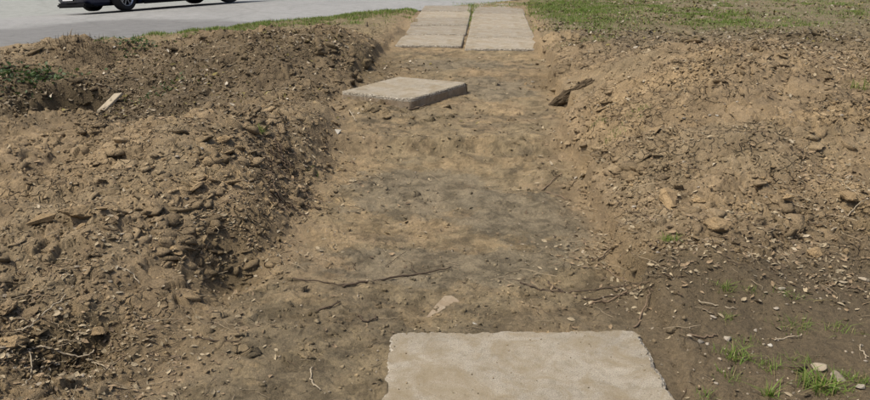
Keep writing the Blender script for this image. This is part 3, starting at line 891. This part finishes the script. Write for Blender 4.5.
def d_far(x, y):
    n = fbm(x * 1.6, y * 1.6, 3, 171); u, v = road_uv(x, y)
    d = np.maximum(blob(x, y, 6.3, 10.3, 2.6, 1.7) * .9, blob(x, y, -3.8, 8.0, 1.9, 1.4))
    d = np.maximum(d, .45 * sm(8.5, 10, y) * (x > 1.7)); d = np.maximum(d, .5 * blob(x, y, -1.7, 9.4, .9, .9))
    return np.clip(d * (.2 + .8 * sm(-.25, .25, n)), 0, 1) * off_slabs(x, y) * (1 - sm(-.6, -.1, v))
x, y = sample(12000, rng, d_far, yr=(5.5, 18.5))
size = (.011 + .016 * rng.uniform(0, 1, len(x)) ** 2) * (.7 + .07 * y)
pick = rng.uniform(0, 1, len(x))[:, None]
cc = np.where(pick < .35, np.array([[.21, .175, .125]]), np.where(pick < .8, np.array([[.11, .085, .052]]), np.where(pick < .94, np.array([[.16, .135, .055]]), np.array([[.36, .32, .25]])))) * rng.uniform(.7, 1.25, (len(x), 1))
scatter('fallen_leaves', LEAVES, x, y, size, cc, M_LEAF, 19, tilt=.45, lift=.4, label='dark mat of fallen leaves in the ditch and on the far right slope', smooth=True)

# fine straw and root fibres
def fibre_proto(seed):
    r = np.random.RandomState(seed); n = 6
    px = np.linspace(-1, 1, n); py = np.cumsum(r.normal(0, .12, n)); pz = .12 * r.rand(n)
    t = .022
    V, F = [], []
    for i in range(n):
        V += [(px[i], py[i] - t, pz[i]), (px[i], py[i] + t, pz[i]), (px[i], py[i], pz[i] + 2 * t)]
    for i in range(n - 1):
        for j in range(3):
            a, b = i * 3 + j, i * 3 + (j + 1) % 3
            F += [(a, b, b + 3), (a, b + 3, a + 3)]
    return np.array(V), np.array(F)
FIB = [fibre_proto(k) for k in range(8)]
x, y = sample(1500, rng, lambda x, y: np.clip(d_leaf(x, y) + .03 * off_slabs(x, y), 0, 1) * (1 - sm(-.6, -.1, road_uv(x, y)[1])))
size = rng.uniform(.02, .075, len(x)) * (.75 + .1 * y)
cc = np.where(rng.uniform(0, 1, (len(x), 1)) < .6, np.array([[.26, .21, .14]]), np.array([[.07, .05, .035]])) * rng.uniform(.7, 1.3, (len(x), 1))
scatter('straw_bits', FIB, x, y, size, cc, M_LEAF, 12, tilt=.12, lift=.08, label='bits of straw and thin root lying on the soil')

# gravel chips
def d_grav(x, y):
    m, nf, out = rough_mask(x, y)
    return np.clip(.10 + .5 * m * sm(.0, .5, fbm(x * 2 + 7, y * 2, 3, 131)) + .3 * nf, 0, 1) * off_slabs(x, y) * (1 - sm(-.6, -.1, road_uv(x, y)[1]))
x, y = sample(1200, rng, d_grav)
size = rng.uniform(.003, .0085, len(x)) * (.75 + .14 * y)
cc = np.array([[.225, .19, .14]]) * rng.uniform(.6, 1.4, (len(x), 1))
scatter('gravel_chips', HULLS, x, y, size, cc, M_CRUMB, 14, label='tiny pale gravel chips scattered over the soil')

# ------------------------------------------------------------------ grass
def blades(name, x, y, hgt, cols, seed, label, lean=.45, width=.1, kind='stuff', zz=None, seg=3):
    rng = np.random.RandomState(seed); n = len(x)
    z = terrain(x, y) if zz is None else zz
    a = rng.uniform(0, 2 * math.pi, n); dx, dy = np.cos(a), np.sin(a)
    ln = np.abs(rng.normal(0, lean, n)); wd = hgt * width * rng.uniform(.6, 1.3, n)
    VV = np.zeros((n, 2 * seg + 1, 3))
    for k in range(seg + 1):
        t = k / seg
        cx = x + dx * hgt * ln * t ** 1.8; cy = y + dy * hgt * ln * t ** 1.8; cz = z - .004 + hgt * t * (1 - .32 * np.minimum(ln, 1.4) * t)
        w = wd * (1 - t ** 1.6) * .5
        if k < seg:
            VV[:, 2 * k] = np.stack([cx - dy * w, cy + dx * w, cz], 1); VV[:, 2 * k + 1] = np.stack([cx + dy * w, cy - dx * w, cz], 1)
        else: VV[:, 2 * seg] = np.stack([cx, cy, cz], 1)
    f = []
    for k in range(seg - 1):
        a0 = 2 * k; f += [(a0, a0 + 1, a0 + 3), (a0, a0 + 3, a0 + 2)]
    f.append((2 * seg - 2, 2 * seg - 1, 2 * seg))
    nv = 2 * seg + 1
    F = (np.array(f)[None] + (np.arange(n) * nv)[:, None, None]).reshape(-1, 3)
    return VV.reshape(-1, 3), F, np.repeat(cols, nv, 0)
def grass_cols(n, rng, dry=.15):
    p = rng.uniform(0, 1, (n, 1))
    c = np.where(p < dry, np.array([[.27, .225, .10]]), np.where(p < .6, np.array([[.115, .185, .026]]), np.array([[.145, .205, .04]])))
    return c * rng.uniform(.7, 1.3, (n, 1))
def d_grass_right(x, y):
    xl, xr = regions(x, y)
    o = x - xr - .25 * (1 - sm(12.5, 14, y))
    n = fbm(x * .9, y * .9, 3, 141); n2 = fbm(x * 3.5, y * 3.5, 3, 142)
    d = sm(13.4, 19.0, y + 4.5 * n + 3.2 * n2) * (.10 + .90 * sm(-.1, .2, n2 + .5 * n))
    d = np.maximum(d, sm(.10, .45, n2 + .3 * n) * sm(9.6, 12.5, y) * .32)
    d = np.maximum(d, .95 * blob(x, y, 2.9, 16.8, 1.2, 2.6)); d = np.maximum(d, .9 * blob(x, y, 5.1, 14.6, 1.3, 1.6) * sm(-.4, .1, n2))
    d = d * (1 - .85 * sm(0, .5, fbm(x * .7 + 3, y * .5, 2, 144)) * (1 - blob(x, y, 3.0, 17, 1.3, 2.2))) * (1 - .92 * blob(x, y, 4.2, 15.2, .55, 1.1)) * (1 - .85 * blob(x, y, 6.8, 16.0, .9, 2.0)) * (1 - .6 * sm(5, 9, x) * sm(-.2, .2, n2))
    d = np.maximum(d, .5 * blob(x, y, 2.05, 11.9, .4, .35) * sm(-.2, .3, n2))
    lush = np.maximum(blob(x, y, 2.9, 16.8, 1.2, 2.6), .8 * blob(x, y, 5.3, 15.8, 1.4, 2.2))
    d = d * (.22 + .78 * np.maximum(lush, sm(.12, .35, fbm(x * 1.4 + 6, y * .9, 3, 147))))
    return np.clip(d, 0, 1) * (o > 0) * off_slabs(x, y)
def grass_patch(name, n, dens, yr, hrange, seed, label, dry=.12):
    rng = np.random.RandomState(seed)
    x, y = sample(n, rng, dens, yr=yr)
    h = rng.uniform(*hrange, len(x)) * (.7 + .6 * (fbm(x * 2, y * 2, 2, seed) * .5 + .5))
    V, F, Cc = blades(name, x, y, h, grass_cols(len(x), rng, dry), seed, label, lean=.75, width=.13, seg=2)
    me = np_mesh(name, V, F, Cc); me.materials.append(M_GRASS)
    tag(link(bpy.data.objects.new(name, me)), label, kind='stuff')
grass_patch('lawn_grass', 56000, d_grass_right, (11, 23), (.03, .07), 31, 'patchy green lawn grass beyond the right bank')
def d_grass_left(x, y):
    u, v = road_uv(x, y)
    n2 = fbm(x * 3.5, y * 3.5, 3, 152); n = fbm(x * 1.2, y * 1.2, 2, 153)
    e = v + .10 * vnoise(u * 1.7, v * .4, 41)
    d = sm(-.95, -.45, e + .3 * n2) * (1 - sm(-.22, -.05, e)) * sm(1.5, 4, u + 1.5 * n) * (.45 + .55 * sm(-.25, .2, n2))
    d = np.maximum(d, .5 * sm(.1, .4, n2) * sm(-1.9, -1.0, v) * (1 - sm(-.4, -.2, v)) * sm(0, 2, u))
    xl, xr = regions(x, y)
    return d * off_slabs(x, y) * (x < xl + .15)
grass_patch('verge_grass', 16000, d_grass_left, (9, 18.5), (.03, .075), 33, 'thin strip of green verge grass along the road edge', .18)
def d_grass_joint(x, y):
    return (np.abs(x - (.405 + .068 * (y - 11))) < .045 + .05 * (fbm(y * 1.5, y * 0, 2, 7) > .1)) * sm(13.4, 15, y) * .9 + .12 * sm(.1, .3, fbm(x * 3, y * 3, 2, 148)) * (np.abs(x - (-.6 + .055 * (y - 11))) < .1) * (y > 13) + .2 * sm(0, .3, fbm(x * 3, y * 3, 2, 149)) * (np.abs(x - (1.5 + .068 * (y - 11))) < .12) * (y > 12) + ((y > 17.3) & (x > .4) & (x < 2.1) & (y < 18.6)) * .35
grass_patch('joint_grass', 2200, d_grass_joint, (12.5, 18.6), (.03, .075), 35, 'green weeds growing in the joint between the far slabs', .1)

# ------------------------------------------------------------------ countable small things
rnd = random.Random(11)
HM = {}
def hull_mesh(k, m, sub=False):
    key = (k, m.name, sub)
    if key not in HM:
        V, F = HULLS[k]
        me = np_mesh('lump', V, F, smooth=False)
        if sub:
            b = bmesh.new(); b.from_mesh(me)
            bmesh.ops.bevel(b, geom=list(b.edges), offset=.10, segments=1, affect='EDGES', clamp_overlap=True)
            if 'clod' in m.name:
                bmesh.ops.triangulate(b, faces=list(b.faces))
                bmesh.ops.subdivide_edges(b, edges=list(b.edges), cuts=2, use_grid_fill=True)
                for v in b.verts:
                    q = v.co * 1.6 + Vector((k * 3.1, 0, 0))
                    v.co *= 1 + .30 * mnoise.noise(q) + .16 * mnoise.noise(q * 2.7) + .09 * mnoise.noise(q * 7)
            b.to_mesh(me); b.free()
            for p in me.polygons: p.use_smooth = 'clod' not in m.name
        me.materials.append(m); HM[key] = me
    return HM[key]
def lump(name, x, y, s, m, label, cat, group=None, sub=False, k=None, flat=.7, lift=.25, rot=None):
    me = hull_mesh(rnd.randrange(12) if k is None else k, m, sub)
    o = link(bpy.data.objects.new(name, me))
    o.location = (x, y, gz(x, y) + s * lift)
    o.scale = (s * rnd.uniform(.9, 1.25), s * rnd.uniform(.75, 1.0), s * flat * rnd.uniform(.8, 1.1))
    o.rotation_euler = (rnd.uniform(-.3, .3), rnd.uniform(-.3, .3), rnd.uniform(0, 6.28)) if rot is None else rot
    tag(o, label, cat, group)
    return o
# the clods that stand out
def px_size(px, x, y): return px / FPX * math.hypot(y, CAM_H) * .5
for (a, b, w, m, lb) in ((78, 226, 36, M_CLOD, 'largest orange tan clay clod on the left mound'),
                         (107, 231, 10, M_CLOD, 'small orange clod just right of the largest clay clod'),
                         (84, 242, 12, M_CLOD, 'rounded tan clod below the largest clay clod'),
                         (45, 232, 30, M_CLOD, 'broad cracked clay clod left of the largest clod'),
                         (14, 350, 34, M_CLOD, 'big rounded orange clod at the lower left photo edge'),
                         (10, 312, 26, M_CLODD, 'dark earth clod above the big orange clod at the left edge'),
                         (28, 318, 20, M_CLODD, 'dark earth clod right of its twin at the left edge'),
                         (100, 342, 20, M_CLOD, 'tan clod beside the pale root at lower left'),
                         (88, 310, 22, M_CLODD, 'brown clod crossed by the upper pale root'),
                         (672, 198, 34, M_CLOD, 'long flat clay clod on the inner face of the right bank'),
                         (700, 200, 20, M_CLOD, 'tan clod right of the long flat clay clod'),
                         (722, 240, 34, M_CLOD, 'wide wedge shaped clay clod low on the right bank'),
                         (785, 205, 14, M_CLOD, 'small upright clod high on the right bank'),
                         (845, 210, 24, M_CLOD, 'tan clod near the right photo edge on the bank'),
                         (828, 236, 24, M_CLODD, 'grey brown clod at the foot of the right bank'),
                         (815, 258, 20, M_CLOD, 'orange clod above the dark hollow of the right bank'),
                         (175, 262, 20, M_CLOD, 'tan clod at the lip of the dark left hollow'),
                         (225, 145, 18, M_CLOD, 'clod on the crest of the left mound'),
                         (655, 135, 16, M_CLOD, 'clod on the upper lip of the right bank')):
    x, y = G(a, b); lump('soil_clod', x, y, 1.2 * px_size(w, x, y), m, lb, 'clod', sub=True, flat=.6, lift=.22)
# many alike clods on each bank
def clod_field(n, dens, label, group, seed, yr):
    r = np.random.RandomState(seed)
    x, y = sample(n, r, dens, yr=yr)
    for i in range(n):
        s = r.uniform(.011, .022) * (.55 + .16 * y[i])
        tan = r.rand() < .7
        zone = 'near the foot of' if y[i] < yr[0] * 1.45 else ('on the middle of' if y[i] < yr[0] * 1.9 else 'on the far end of')
        sub = r.rand() < .6
        lump('soil_clod', x[i], y[i], s, M_CLOD if tan else M_CLODD, '%s %s lump of broken soil %s the %s' % ('large' if s > .028 else 'small', 'tan' if tan else 'dark brown', zone, label), 'clod', group, sub=sub, flat=.7, lift=.15)
clod_field(110, lambda x, y: d_crumb(x, y) * (x < -.7), 'left bank', 'small clods on the left bank', 21, (2.1, 8))
clod_field(120, lambda x, y: d_crumb(x, y) * (x > .9) * (y > 3.2), 'right bank', 'small clods on the right bank', 22, (3.1, 8.5))
# stones
for (a, b, w, m, lb) in ((837, 384, 19, M_STONE, 'rounded pale stone beside a grass tuft at lower right'),
                         (818, 371, 17, M_STONE, 'flat buff stone behind the rounded pale stone'),
                         (864, 281, 13, M_STONE, 'cream stone at the right photo edge'),
                         (124, 253, 10, M_STONEG, 'smooth grey pebble on the left mound'),
                         (107, 262, 6, M_STONE, 'pale round pebble below the smooth grey pebble'),
                         (5, 297, 10, M_STONE, 'cream stone at the left photo edge'),
                         (17, 379, 10, M_STONE, 'pale stone low in the lower left corner'),
                         (112, 293, 7, M_STONE, 'pale pebble above the lower left roots'),
                         (43, 392, 10, M_STONE, 'beige stone at the bottom left of the photo'),
                         (860, 395, 15, M_STONEG, 'pale flat stone at the bottom right corner'),
                         (725, 302, 6, M_STONE, 'small white pebble beside the grass sprout'),
                         (770, 349, 8, M_WHITE, 'flat white chip on the damp soil'),
                         (702, 376, 8, M_STONE, 'small pale chip right of the near slab'),
                         (775, 313, 8, M_STONEG, 'grey chip on the damp soil under the right bank'),
                         (755, 332, 8, M_STONEG, 'greyish chip near the middle of the damp soil'),
                         (713, 321, 8, M_STONEG, 'flat grey chip beside the twig on damp soil'),
                         (726, 343, 13, M_STONEG, 'flat grey stone pressed into the damp soil'),
                         (700, 343, 12, M_STONEG, 'long flat grey stone left of its twin in damp soil'),
                         (781, 295, 12, M_STONEG, 'grey stone at the toe of the right bank'),
                         (212, 36, 7, M_WHITE, 'white rubble lump on the verge crest'),
                         (831, 62, 8, M_STONEG, 'grey stone on the far right slope'),
                         (765, 40, 7, M_STONE, 'pale stone on the far right slope'),
                         (184, 54, 6, M_WHITE, 'white scrap on the left slope'),
                         (115, 50, 5, M_WHITE, 'white scrap in the far left ditch'),
                         (697, 51, 5, M_WHITE, 'bright white pebble high on the right mound'),
                         (717, 113, 5, M_WHITE, 'white pebble in the middle of the right mound'),
                         (635, 201, 8, M_STONEG, 'flat grey chip on the right bank lip'),
                         (533, 82, 5, M_WHITE, 'white pebble near the right trench wall'),
                         (475, 326, 5, M_WHITE, 'white fleck behind the near slab')):
    x, y = G(a, b); lump('stone', x, y, px_size(w, x, y), m, lb, 'stone', sub=True, flat=.55, lift=.2)
r = np.random.RandomState(77)
x, y = sample(46, r, lambda x, y: d_grav(x, y) * (x < -.6), yr=(2.1, 8))
for i in range(46): lump('pebble', x[i], y[i], r.uniform(.008, .014) * (.7 + .12 * y[i]), M_STONE if r.rand() < .5 else M_STONEG, 'pale pebble among many on the left bank', 'pebble', 'pebbles on the left bank', True, lift=.3)
x, y = sample(56, r, lambda x, y: d_grav(x, y) * (x > .9), yr=(2.3, 8))
for i in range(56): lump('pebble', x[i], y[i], r.uniform(.008, .014) * (.7 + .12 * y[i]), M_STONE if r.rand() < .5 else M_STONEG, 'pale pebble among many on the right bank and damp soil', 'pebble', 'pebbles on the right bank', True, lift=.3)

# buried slab corner poking through in front of the near slab, triangular chip, board
def plate(name, pts, thick, m, label, cat, z, tilt=(0, 0)):
    b = bmesh.new()
    c = Vector((sum(p[0] for p in pts) / len(pts), sum(p[1] for p in pts) / len(pts)))
    vs = [b.verts.new((p[0] - c.x, p[1] - c.y, 0)) for p in pts]
    f = b.faces.new(vs); 
    if f.normal.z == 0: b.normal_update()
    r_ = bmesh.ops.extrude_face_region(b, geom=[f])
    bmesh.ops.translate(b, verts=[v for v in r_['geom'] if isinstance(v, bmesh.types.BMVert)], vec=(0, 0, -thick))
    bmesh.ops.recalc_face_normals(b, faces=b.faces)
    bmesh.ops.bevel(b, geom=list(b.edges), offset=thick * .15, segments=2, affect='EDGES')
    o = bm_obj(name, b, m); o.location = (c.x, c.y, z); o.rotation_euler = (tilt[0], tilt[1], 0)
    return tag(o, label, cat)
pts = [G(*p) for p in ((424, 315), (434, 307), (444, 299), (452, 299.5), (461, 304), (450, 309), (436, 314))]
cxy = (sum(p[0] for p in pts) / 7, sum(p[1] for p in pts) / 7)
plate('concrete_fragment', pts, .03, M_SIDE, 'buried concrete corner poking out of the soil behind the near slab', 'rubble', gz(*cxy) + .002, (R(3), R(-2)))
x, y = G(338, 140)
plate('ceramic_shard', [(x - .028, y + .02), (x + .03, y + .025), (x + .004, y - .03)], .012, M_WHITE, 'small white triangular shard left of the trench floor', 'shard', gz(x, y) + .02, (R(38), R(8)))
x, y = G(110, 106)
b = plate('wooden_board', [(-.07, -.15), (.068, -.15), (.068, .155), (-.066, .145)], .025, M_WOOD, 'short pale wooden board lying in the leafy left ditch', 'board', gz(x, y) + .06, (R(18), R(-6)))
b.location = (x, y, gz(x, y) + .06); b.rotation_euler = (R(30), R(-8), R(-33))

# tubes: twigs, roots, log
def tube(name, pts, r0, r1, m, label, cat='twig', group=None, seg=6, wob=.004, parent=None, raw=False):
    P_ = [Vector(p) for p in pts]
    # resample with a curve and a little crookedness
    Q = []
    for i in range(len(P_) - 1):
        p0 = P_[max(i - 1, 0)]; p1 = P_[i]; p2 = P_[i + 1]; p3 = P_[min(i + 2, len(P_) - 1)]
        for k in range(6):
            t = k / 6
            Q.append(.5 * ((2 * p1) + (p2 - p0) * t + (2 * p0 - 5 * p1 + 4 * p2 - p3) * t * t + (3 * p1 - p0 - 3 * p2 + p3) * t ** 3))
    Q.append(P_[-1])
    Q = [q + Vector((rnd.gauss(0, wob), rnd.gauss(0, wob), rnd.gauss(0, wob * .5))) for q in Q]
    b = bmesh.new(); rows = []
    for i, q in enumerate(Q):
        d = (Q[min(i + 1, len(Q) - 1)] - Q[max(i - 1, 0)]).normalized()
        s = d.cross(Vector((0, 0, 1)));  s = s.normalized() if s.length > 1e-4 else Vector((1, 0, 0))
        u = s.cross(d)
        rr_ = r0 + (r1 - r0) * i / (len(Q) - 1)
        rows.append([b.verts.new(q + (s * math.cos(2 * math.pi * k / seg) + u * math.sin(2 * math.pi * k / seg)) * rr_ * rnd.uniform(.85, 1.15)) for k in range(seg)])
    for p, q in zip(rows[:-1], rows[1:]):
        for k in range(seg): b.faces.new((p[k], p[(k + 1) % seg], q[(k + 1) % seg], q[k]))
    b.faces.new(rows[0][::-1]); b.faces.new(rows[-1])
    bmesh.ops.recalc_face_normals(b, faces=b.faces)
    o = bm_obj(name, b, m, parent, True)
    if label: tag(o, label, cat, group)
    return o
def ground_tube(name, pix, r0, r1, m, label, cat='twig', lift=.6, **k):
    W = []
    for p in pix:
        x, y = G(p[0], p[1]); W.append((x, y, gz(x, y) + max(r0, r1) * lift + (p[2] if len(p) > 2 else .004)))
    return tube(name, W, r0, r1, m, label, cat, **k)
T = ground_tube
T('twig', [(343, 291), (372, 287), (410, 281), (451, 276)], .0065, .003, M_TWIGD, 'long dark twig lying across the trench floor')
T('twig', [(292, 283), (318, 287), (345, 288)], .004, .0025, M_TWIGD, 'thin twig left of the long dark twig')
T('twig', [(317, 311), (330, 309), (341, 306)], .005, .003, M_TWIGD, 'short dark stick on the left trench floor')
T('root', [(358, 316), (364, 321), (373, 321), (377, 315)], .004, .003, M_TWIGD, 'small curled dark root behind the near slab', 'root')
T('root', [(312, 375), (311, 384), (315, 392), (321, 399)], .003, .002, M_ROOTP, 'thin pale root curving at the bottom left of the near slab', 'root')
T('root', [(0, 355), (30, 353), (47, 360), (66, 366), (86, 364), (96, 358)], .0045, .003, M_ROOTP, 'long pale root sprawling across the lower left clods', 'root', lift=1.5)
T('root', [(88, 366), (100, 369), (117, 376)], .003, .002, M_ROOTP, 'pale root tip right of the long pale root', 'root', lift=1.5)
T('root', [(30, 353), (33, 366), (33, 380), (28, 396)], .003, .002, M_ROOTP, 'pale root hanging down towards the bottom left corner', 'root', lift=1.5)
T('root', [(18, 334), (34, 331), (48, 318), (62, 305), (75, 294)], .004, .0025, M_ROOTP, 'pale root climbing the lower left clods', 'root', lift=1.5)
T('root', [(86, 285), (104, 283), (122, 281), (134, 285), (141, 293)], .0035, .002, M_ROOTP, 'thin pale arched root above the lower left hollow', 'root', lift=1.5)
T('twig', [(198, 342), (215, 345), (240, 346)], .004, .002, M_TWIGD, 'dark thin twig left of the trench floor')
for i, px in enumerate(([(520, 289), (545, 294), (572, 297), (606, 295), (640, 293)], [(548, 287), (562, 295), (585, 300), (618, 299), (652, 297)], [(590, 303), (612, 301), (632, 296), (648, 290)], [(636, 330), (642, 318), (648, 306), (655, 298)])):
    T('root', px, .0042, .002, M_TWIGD if i < 2 else M_TWIG, ['dark root along the step at the right of the trench', 'thicker dark root ending at the damp soil lip', 'brown root over the dark ones by the soil lip', 'root rising beside the far right corner of near slab'][i], 'root', wob=.005, lift=.1)
T('twig', [(542, 190), (552, 184), (562, 178)], .005, .003, M_TWIG, 'forked dry twig on the right trench floor')
T('twig', [(547, 194), (558, 196), (570, 199)], .005, .003, M_TWIG, 'dry twig below the forked twig on the right trench floor')
T('twig', [(598, 268), (612, 262), (622, 254)], .004, .002, M_TWIGD, 'thin twig leaning at the right trench edge')
T('twig', [(597, 270), (612, 280), (626, 290)], .004, .0025, M_TWIG, 'bent twig at the foot of the right bank')
T('twig', [(697, 305), (715, 309), (734, 314)], .003, .002, M_ROOTP, 'pale stick on damp soil beside the grass sprout')
T('twig', [(776, 343), (790, 340), (802, 336)], .003, .002, M_ROOTP, 'pale straw stick in the middle of the damp soil')
T('twig', [(860, 349), (863, 356), (869, 362)], .0035, .002, M_ROOTP, 'pale curved stick at the right photo edge')
T('twig', [(832, 232), (846, 222), (860, 215)], .004, .002, M_ROOTP, 'pale stem standing out of the right bank', lift=4)
T('twig', [(680, 332), (700, 337), (716, 336)], .004, .003, M_TWIG, 'thin stick right of the near slab corner')
T('twig', [(350, 112), (353, 118), (356, 124)], .006, .003, M_ROOTP, 'pale stub of root below the loose slab', lift=2)
T('twig', [(406, 110.5), (416, 110), (426, 107)], .012, .006, M_TWIGD, 'dark stick under the front corner of the loose slab')
# the tangle of dark roots on the left trench edge
for i in range(26):
    x0, y0 = G(rnd.uniform(262, 305), rnd.uniform(152, 215))
    a = rnd.uniform(-1.1, .4); L = rnd.uniform(.08, .22); pts = []
    for k in range(4):
        xx, yy = x0 + math.cos(a) * L * k / 3, y0 - abs(math.sin(a)) * L * k / 3 + rnd.gauss(0, .012)
        pts.append((xx, yy, gz(xx, yy) + rnd.uniform(.005, .045)))
    tube('root', pts, rnd.uniform(.003, .006), .002, M_TWIGD if rnd.random() < .7 else M_TWIG, 'dark wiry root in the tangle at the left trench edge', 'root', 'root tangle at the left trench edge', wob=.005, seg=5)
# rotten log on the right wall
p0 = on_plane(553, 105, .02); p1 = on_plane(587, 82, .12)
sb = bmesh.new(); bmesh.ops.create_icosphere(sb, subdivisions=4, radius=1.0)
for v in sb.verts:
    q = Vector((v.co.x * .9, v.co.y * 4.5, v.co.z * .9))
    k_ = 1 + .35 * mnoise.noise(q * 1.3) + .34 * mnoise.noise(q * 3.1) + .28 * mnoise.noise(q * 7)
    v.co = Vector((v.co.x * .075 * k_, v.co.y * .27 + .05 * mnoise.noise(q * 2), v.co.z * .055 * k_))
so = bm_obj('sod', sb, M_BARK)
e0, e1 = G(552, 105), G(588, 83)
z0, z1 = gz(*e0) + .02, gz(*e1) + .03
so.location = ((e0[0] + e1[0]) / 2, (e0[1] + e1[1]) / 2, (z0 + z1) / 2 - .03)
so.rotation_euler = Vector((e1[0] - e0[0], e1[1] - e0[1], z1 - z0)).to_track_quat('Y', 'Z').to_euler()
for i in range(16):
    t = rnd.uniform(-.24, .24); a = rnd.uniform(-.9, .5)
    q0 = Vector((rnd.uniform(-.03, .03), t, rnd.uniform(.0, .04)))
    q1 = q0 + Vector((-.05 * rnd.uniform(.6, 1.4), -.06 + a * .05, -.01))
    q2 = q1 + Vector((-.04 * rnd.uniform(.3, 1.2), -.05 * rnd.random(), -.045))
    tube('root_fibre', [q0, q1, q2], .005, .002, M_TWIGD, None, parent=so, seg=5, wob=.004)
tag(so, 'dark ragged strip of sod with root fibres slumped on the right trench wall', 'sod')

# ------------------------------------------------------------------ small plants
def tuft(px, py, n, h, spread, label, seed, dry=.2, lean=.7, width=.09, name='grass_tuft', cat='grass'):
    r = np.random.RandomState(seed)
    cx, cy = G(px, py)
    x = r.normal(0, spread, n); y = r.normal(0, spread * .8, n)
    z = terrain(cx + x, cy + y) - gz(cx, cy)
    V, F, Cc = blades(name, x, y, r.uniform(.4, 1.05, n) * h, grass_cols(n, r, dry) * 1.0, seed, '', 1.1, .075, zz=z)
    me = np_mesh(name, V, F, Cc); me.materials.append(M_GRASS)
    o = link(bpy.data.objects.new(name, me)); o.location = (cx, cy, gz(cx, cy))
    tag(o, label, None if spread > .12 else cat, kind='stuff' if spread > .12 else None)
for i, (a, b, n, h, sp, lb) in enumerate((
        (733, 361, 70, .06, .03, 'low green grass tuft in the middle of the damp soil'),
        (730, 378, 40, .04, .03, 'dark green moss-like tuft below the low grass tuft'),
        (769, 397, 22, .075, .012, 'upright grass sprout at the bottom edge of the photo'),
        (760, 366, 18, .05, .02, 'thin grass sprout right of the low grass tuft'),
        (724, 293, 45, .055, .022, 'green sprout at the toe of the right bank'),
        (727, 322, 30, .035, .025, 'small faded green sprout in the damp soil'),
        (795, 328, 60, .045, .04, 'spreading green tuft on damp soil below the bank'),
        (788, 300, 35, .04, .03, 'sparse yellowish tuft at the bank toe'),
        (818, 388, 75, .085, .035, 'mixed green and dry tuft left of the rounded pale stone'),
        (855, 386, 70, .05, .03, 'dark green plant right of the rounded pale stone'),
        (835, 395, 40, .05, .03, 'short tuft below the rounded pale stone'),
        (668, 250, 45, .06, .02, 'bright green weed at the foot of the right bank'),
        (612, 147, 60, .05, .05, 'green weed on the lip of the right trench wall'),
        (262, 144, 40, .07, .02, 'green sprout on the left mound crest'),
        (313, 181, 40, .04, .03, 'mossy green sprig on the left trench edge'),
        (598, 42, 160, .07, .18, 'patch of green grass on the far right bank'),
        (868, 92, 60, .09, .08, 'green clump at the far right photo edge'),
        (750, 296, 25, .04, .02, 'tiny sprout right of the bank toe sprout'),
        (748, 345, 30, .035, .03, 'faint green tuft above the low grass tuft'),
        (705, 395, 25, .04, .02, 'small tuft at the bottom right of the near slab'),
        (800, 362, 40, .04, .035, 'thin tuft between the pale stick and the buff stone'),
        (840, 330, 35, .04, .035, 'sparse tuft near the right end of the damp soil'),
        (770, 372, 30, .045, .025, 'weak grass tuft left of the buff stone'),
        (600, 122, 40, .05, .04, 'small weed near the sod on the right wall'),
        (640, 118, 40, .05, .05, 'pale green weed on the right mound face'),
        (575, 30, 150, .06, .22, 'yellow green patch right of the walkway'),
        (560, 48, 120, .05, .15, 'low weeds at the right front corner of the walkway'))):
    tuft(a, b, int(n * 1.6), h, sp * .95, lb, 200 + i)
# broad leaved weeds in the left ditch
def weed(px, py, n, spread, size, label, seed):
    r = np.random.RandomState(seed); cx, cy = G(px, py)
    x = r.normal(0, spread, n); y = r.normal(0, spread * .7, n)
    z = terrain(cx + x, cy + y) - gz(cx, cy) + r.uniform(.01, .07, n)
    sc = r.uniform(.6, 1.2, n) * size; Rm = rot_mats(n, r, .5)
    V0, F0 = LEAVES[3]
    Vv = np.einsum('nij,nvj->nvi', Rm, V0[None] * sc[:, None, None]) + np.stack([x, y, z], 1)[:, None, :]
    F = (F0[None] + (np.arange(n) * len(V0))[:, None, None]).reshape(-1, 3)
    cc = np.repeat(np.array([[.045, .075, .02]]) * r.uniform(.7, 1.4, (n, 1)), len(V0), 0)
    me = np_mesh('weed', Vv.reshape(-1, 3), F, cc); me.materials.append(M_GRASS)
    o = link(bpy.data.objects.new('weed', me)); o.location = (cx, cy, gz(cx, cy))
    tag(o, label, kind='stuff')
weed(38, 76, 220, .26, .035, 'dark green leafy weed patch in the far left ditch', 301)
weed(135, 47, 120, .20, .03, 'low green weed patch under the road verge', 302)
weed(20, 84, 90, .18, .03, 'small leafy weed at the left photo edge', 303)
weed(165, 92, 70, .16, .022, 'mossy weed on the slope right of the wooden board', 304)
# dry stalks on the left hump and the mound beside the walkway
def stalks(px, py, n, spread, h, label, seed):
    r = np.random.RandomState(seed); cx, cy = G(px, py)
    x = r.normal(0, spread, n); y = r.normal(0, spread * .5, n)
    z = terrain(cx + x, cy + y) - gz(cx, cy)
    cols = np.where(r.rand(n, 1) < .5, np.array([[.07, .052, .036]]), np.array([[.16, .125, .08]])) * r.uniform(.7, 1.3, (n, 1))
    V, F, Cc = blades('s', x, y, r.uniform(.4, 1.1, n) * h, cols, seed, '', .9, .06, zz=z)
    me = np_mesh('dry_weeds', V, F, Cc); me.materials.append(M_LEAF)
    o = link(bpy.data.objects.new('dry_weeds', me)); o.location = (cx, cy, gz(cx, cy)); tag(o, label, kind='stuff')
stalks(78, 47, 420, .26, .13, 'dark dry weed clump on the hump beside the road', 401)
stalks(110, 52, 200, .35, .09, 'low dry weeds right of the dark clump by the road', 402)
stalks(325, 38, 260, .45, .08, 'dry dead weeds on the mound left of the walkway', 403)
stalks(120, 110, 120, .35, .12, 'dry grass stems in the ditch below the wooden board', 404)
stalks(190, 262, 90, .09, .06, 'dry brown grass in the dark hollow of the left bank', 405)
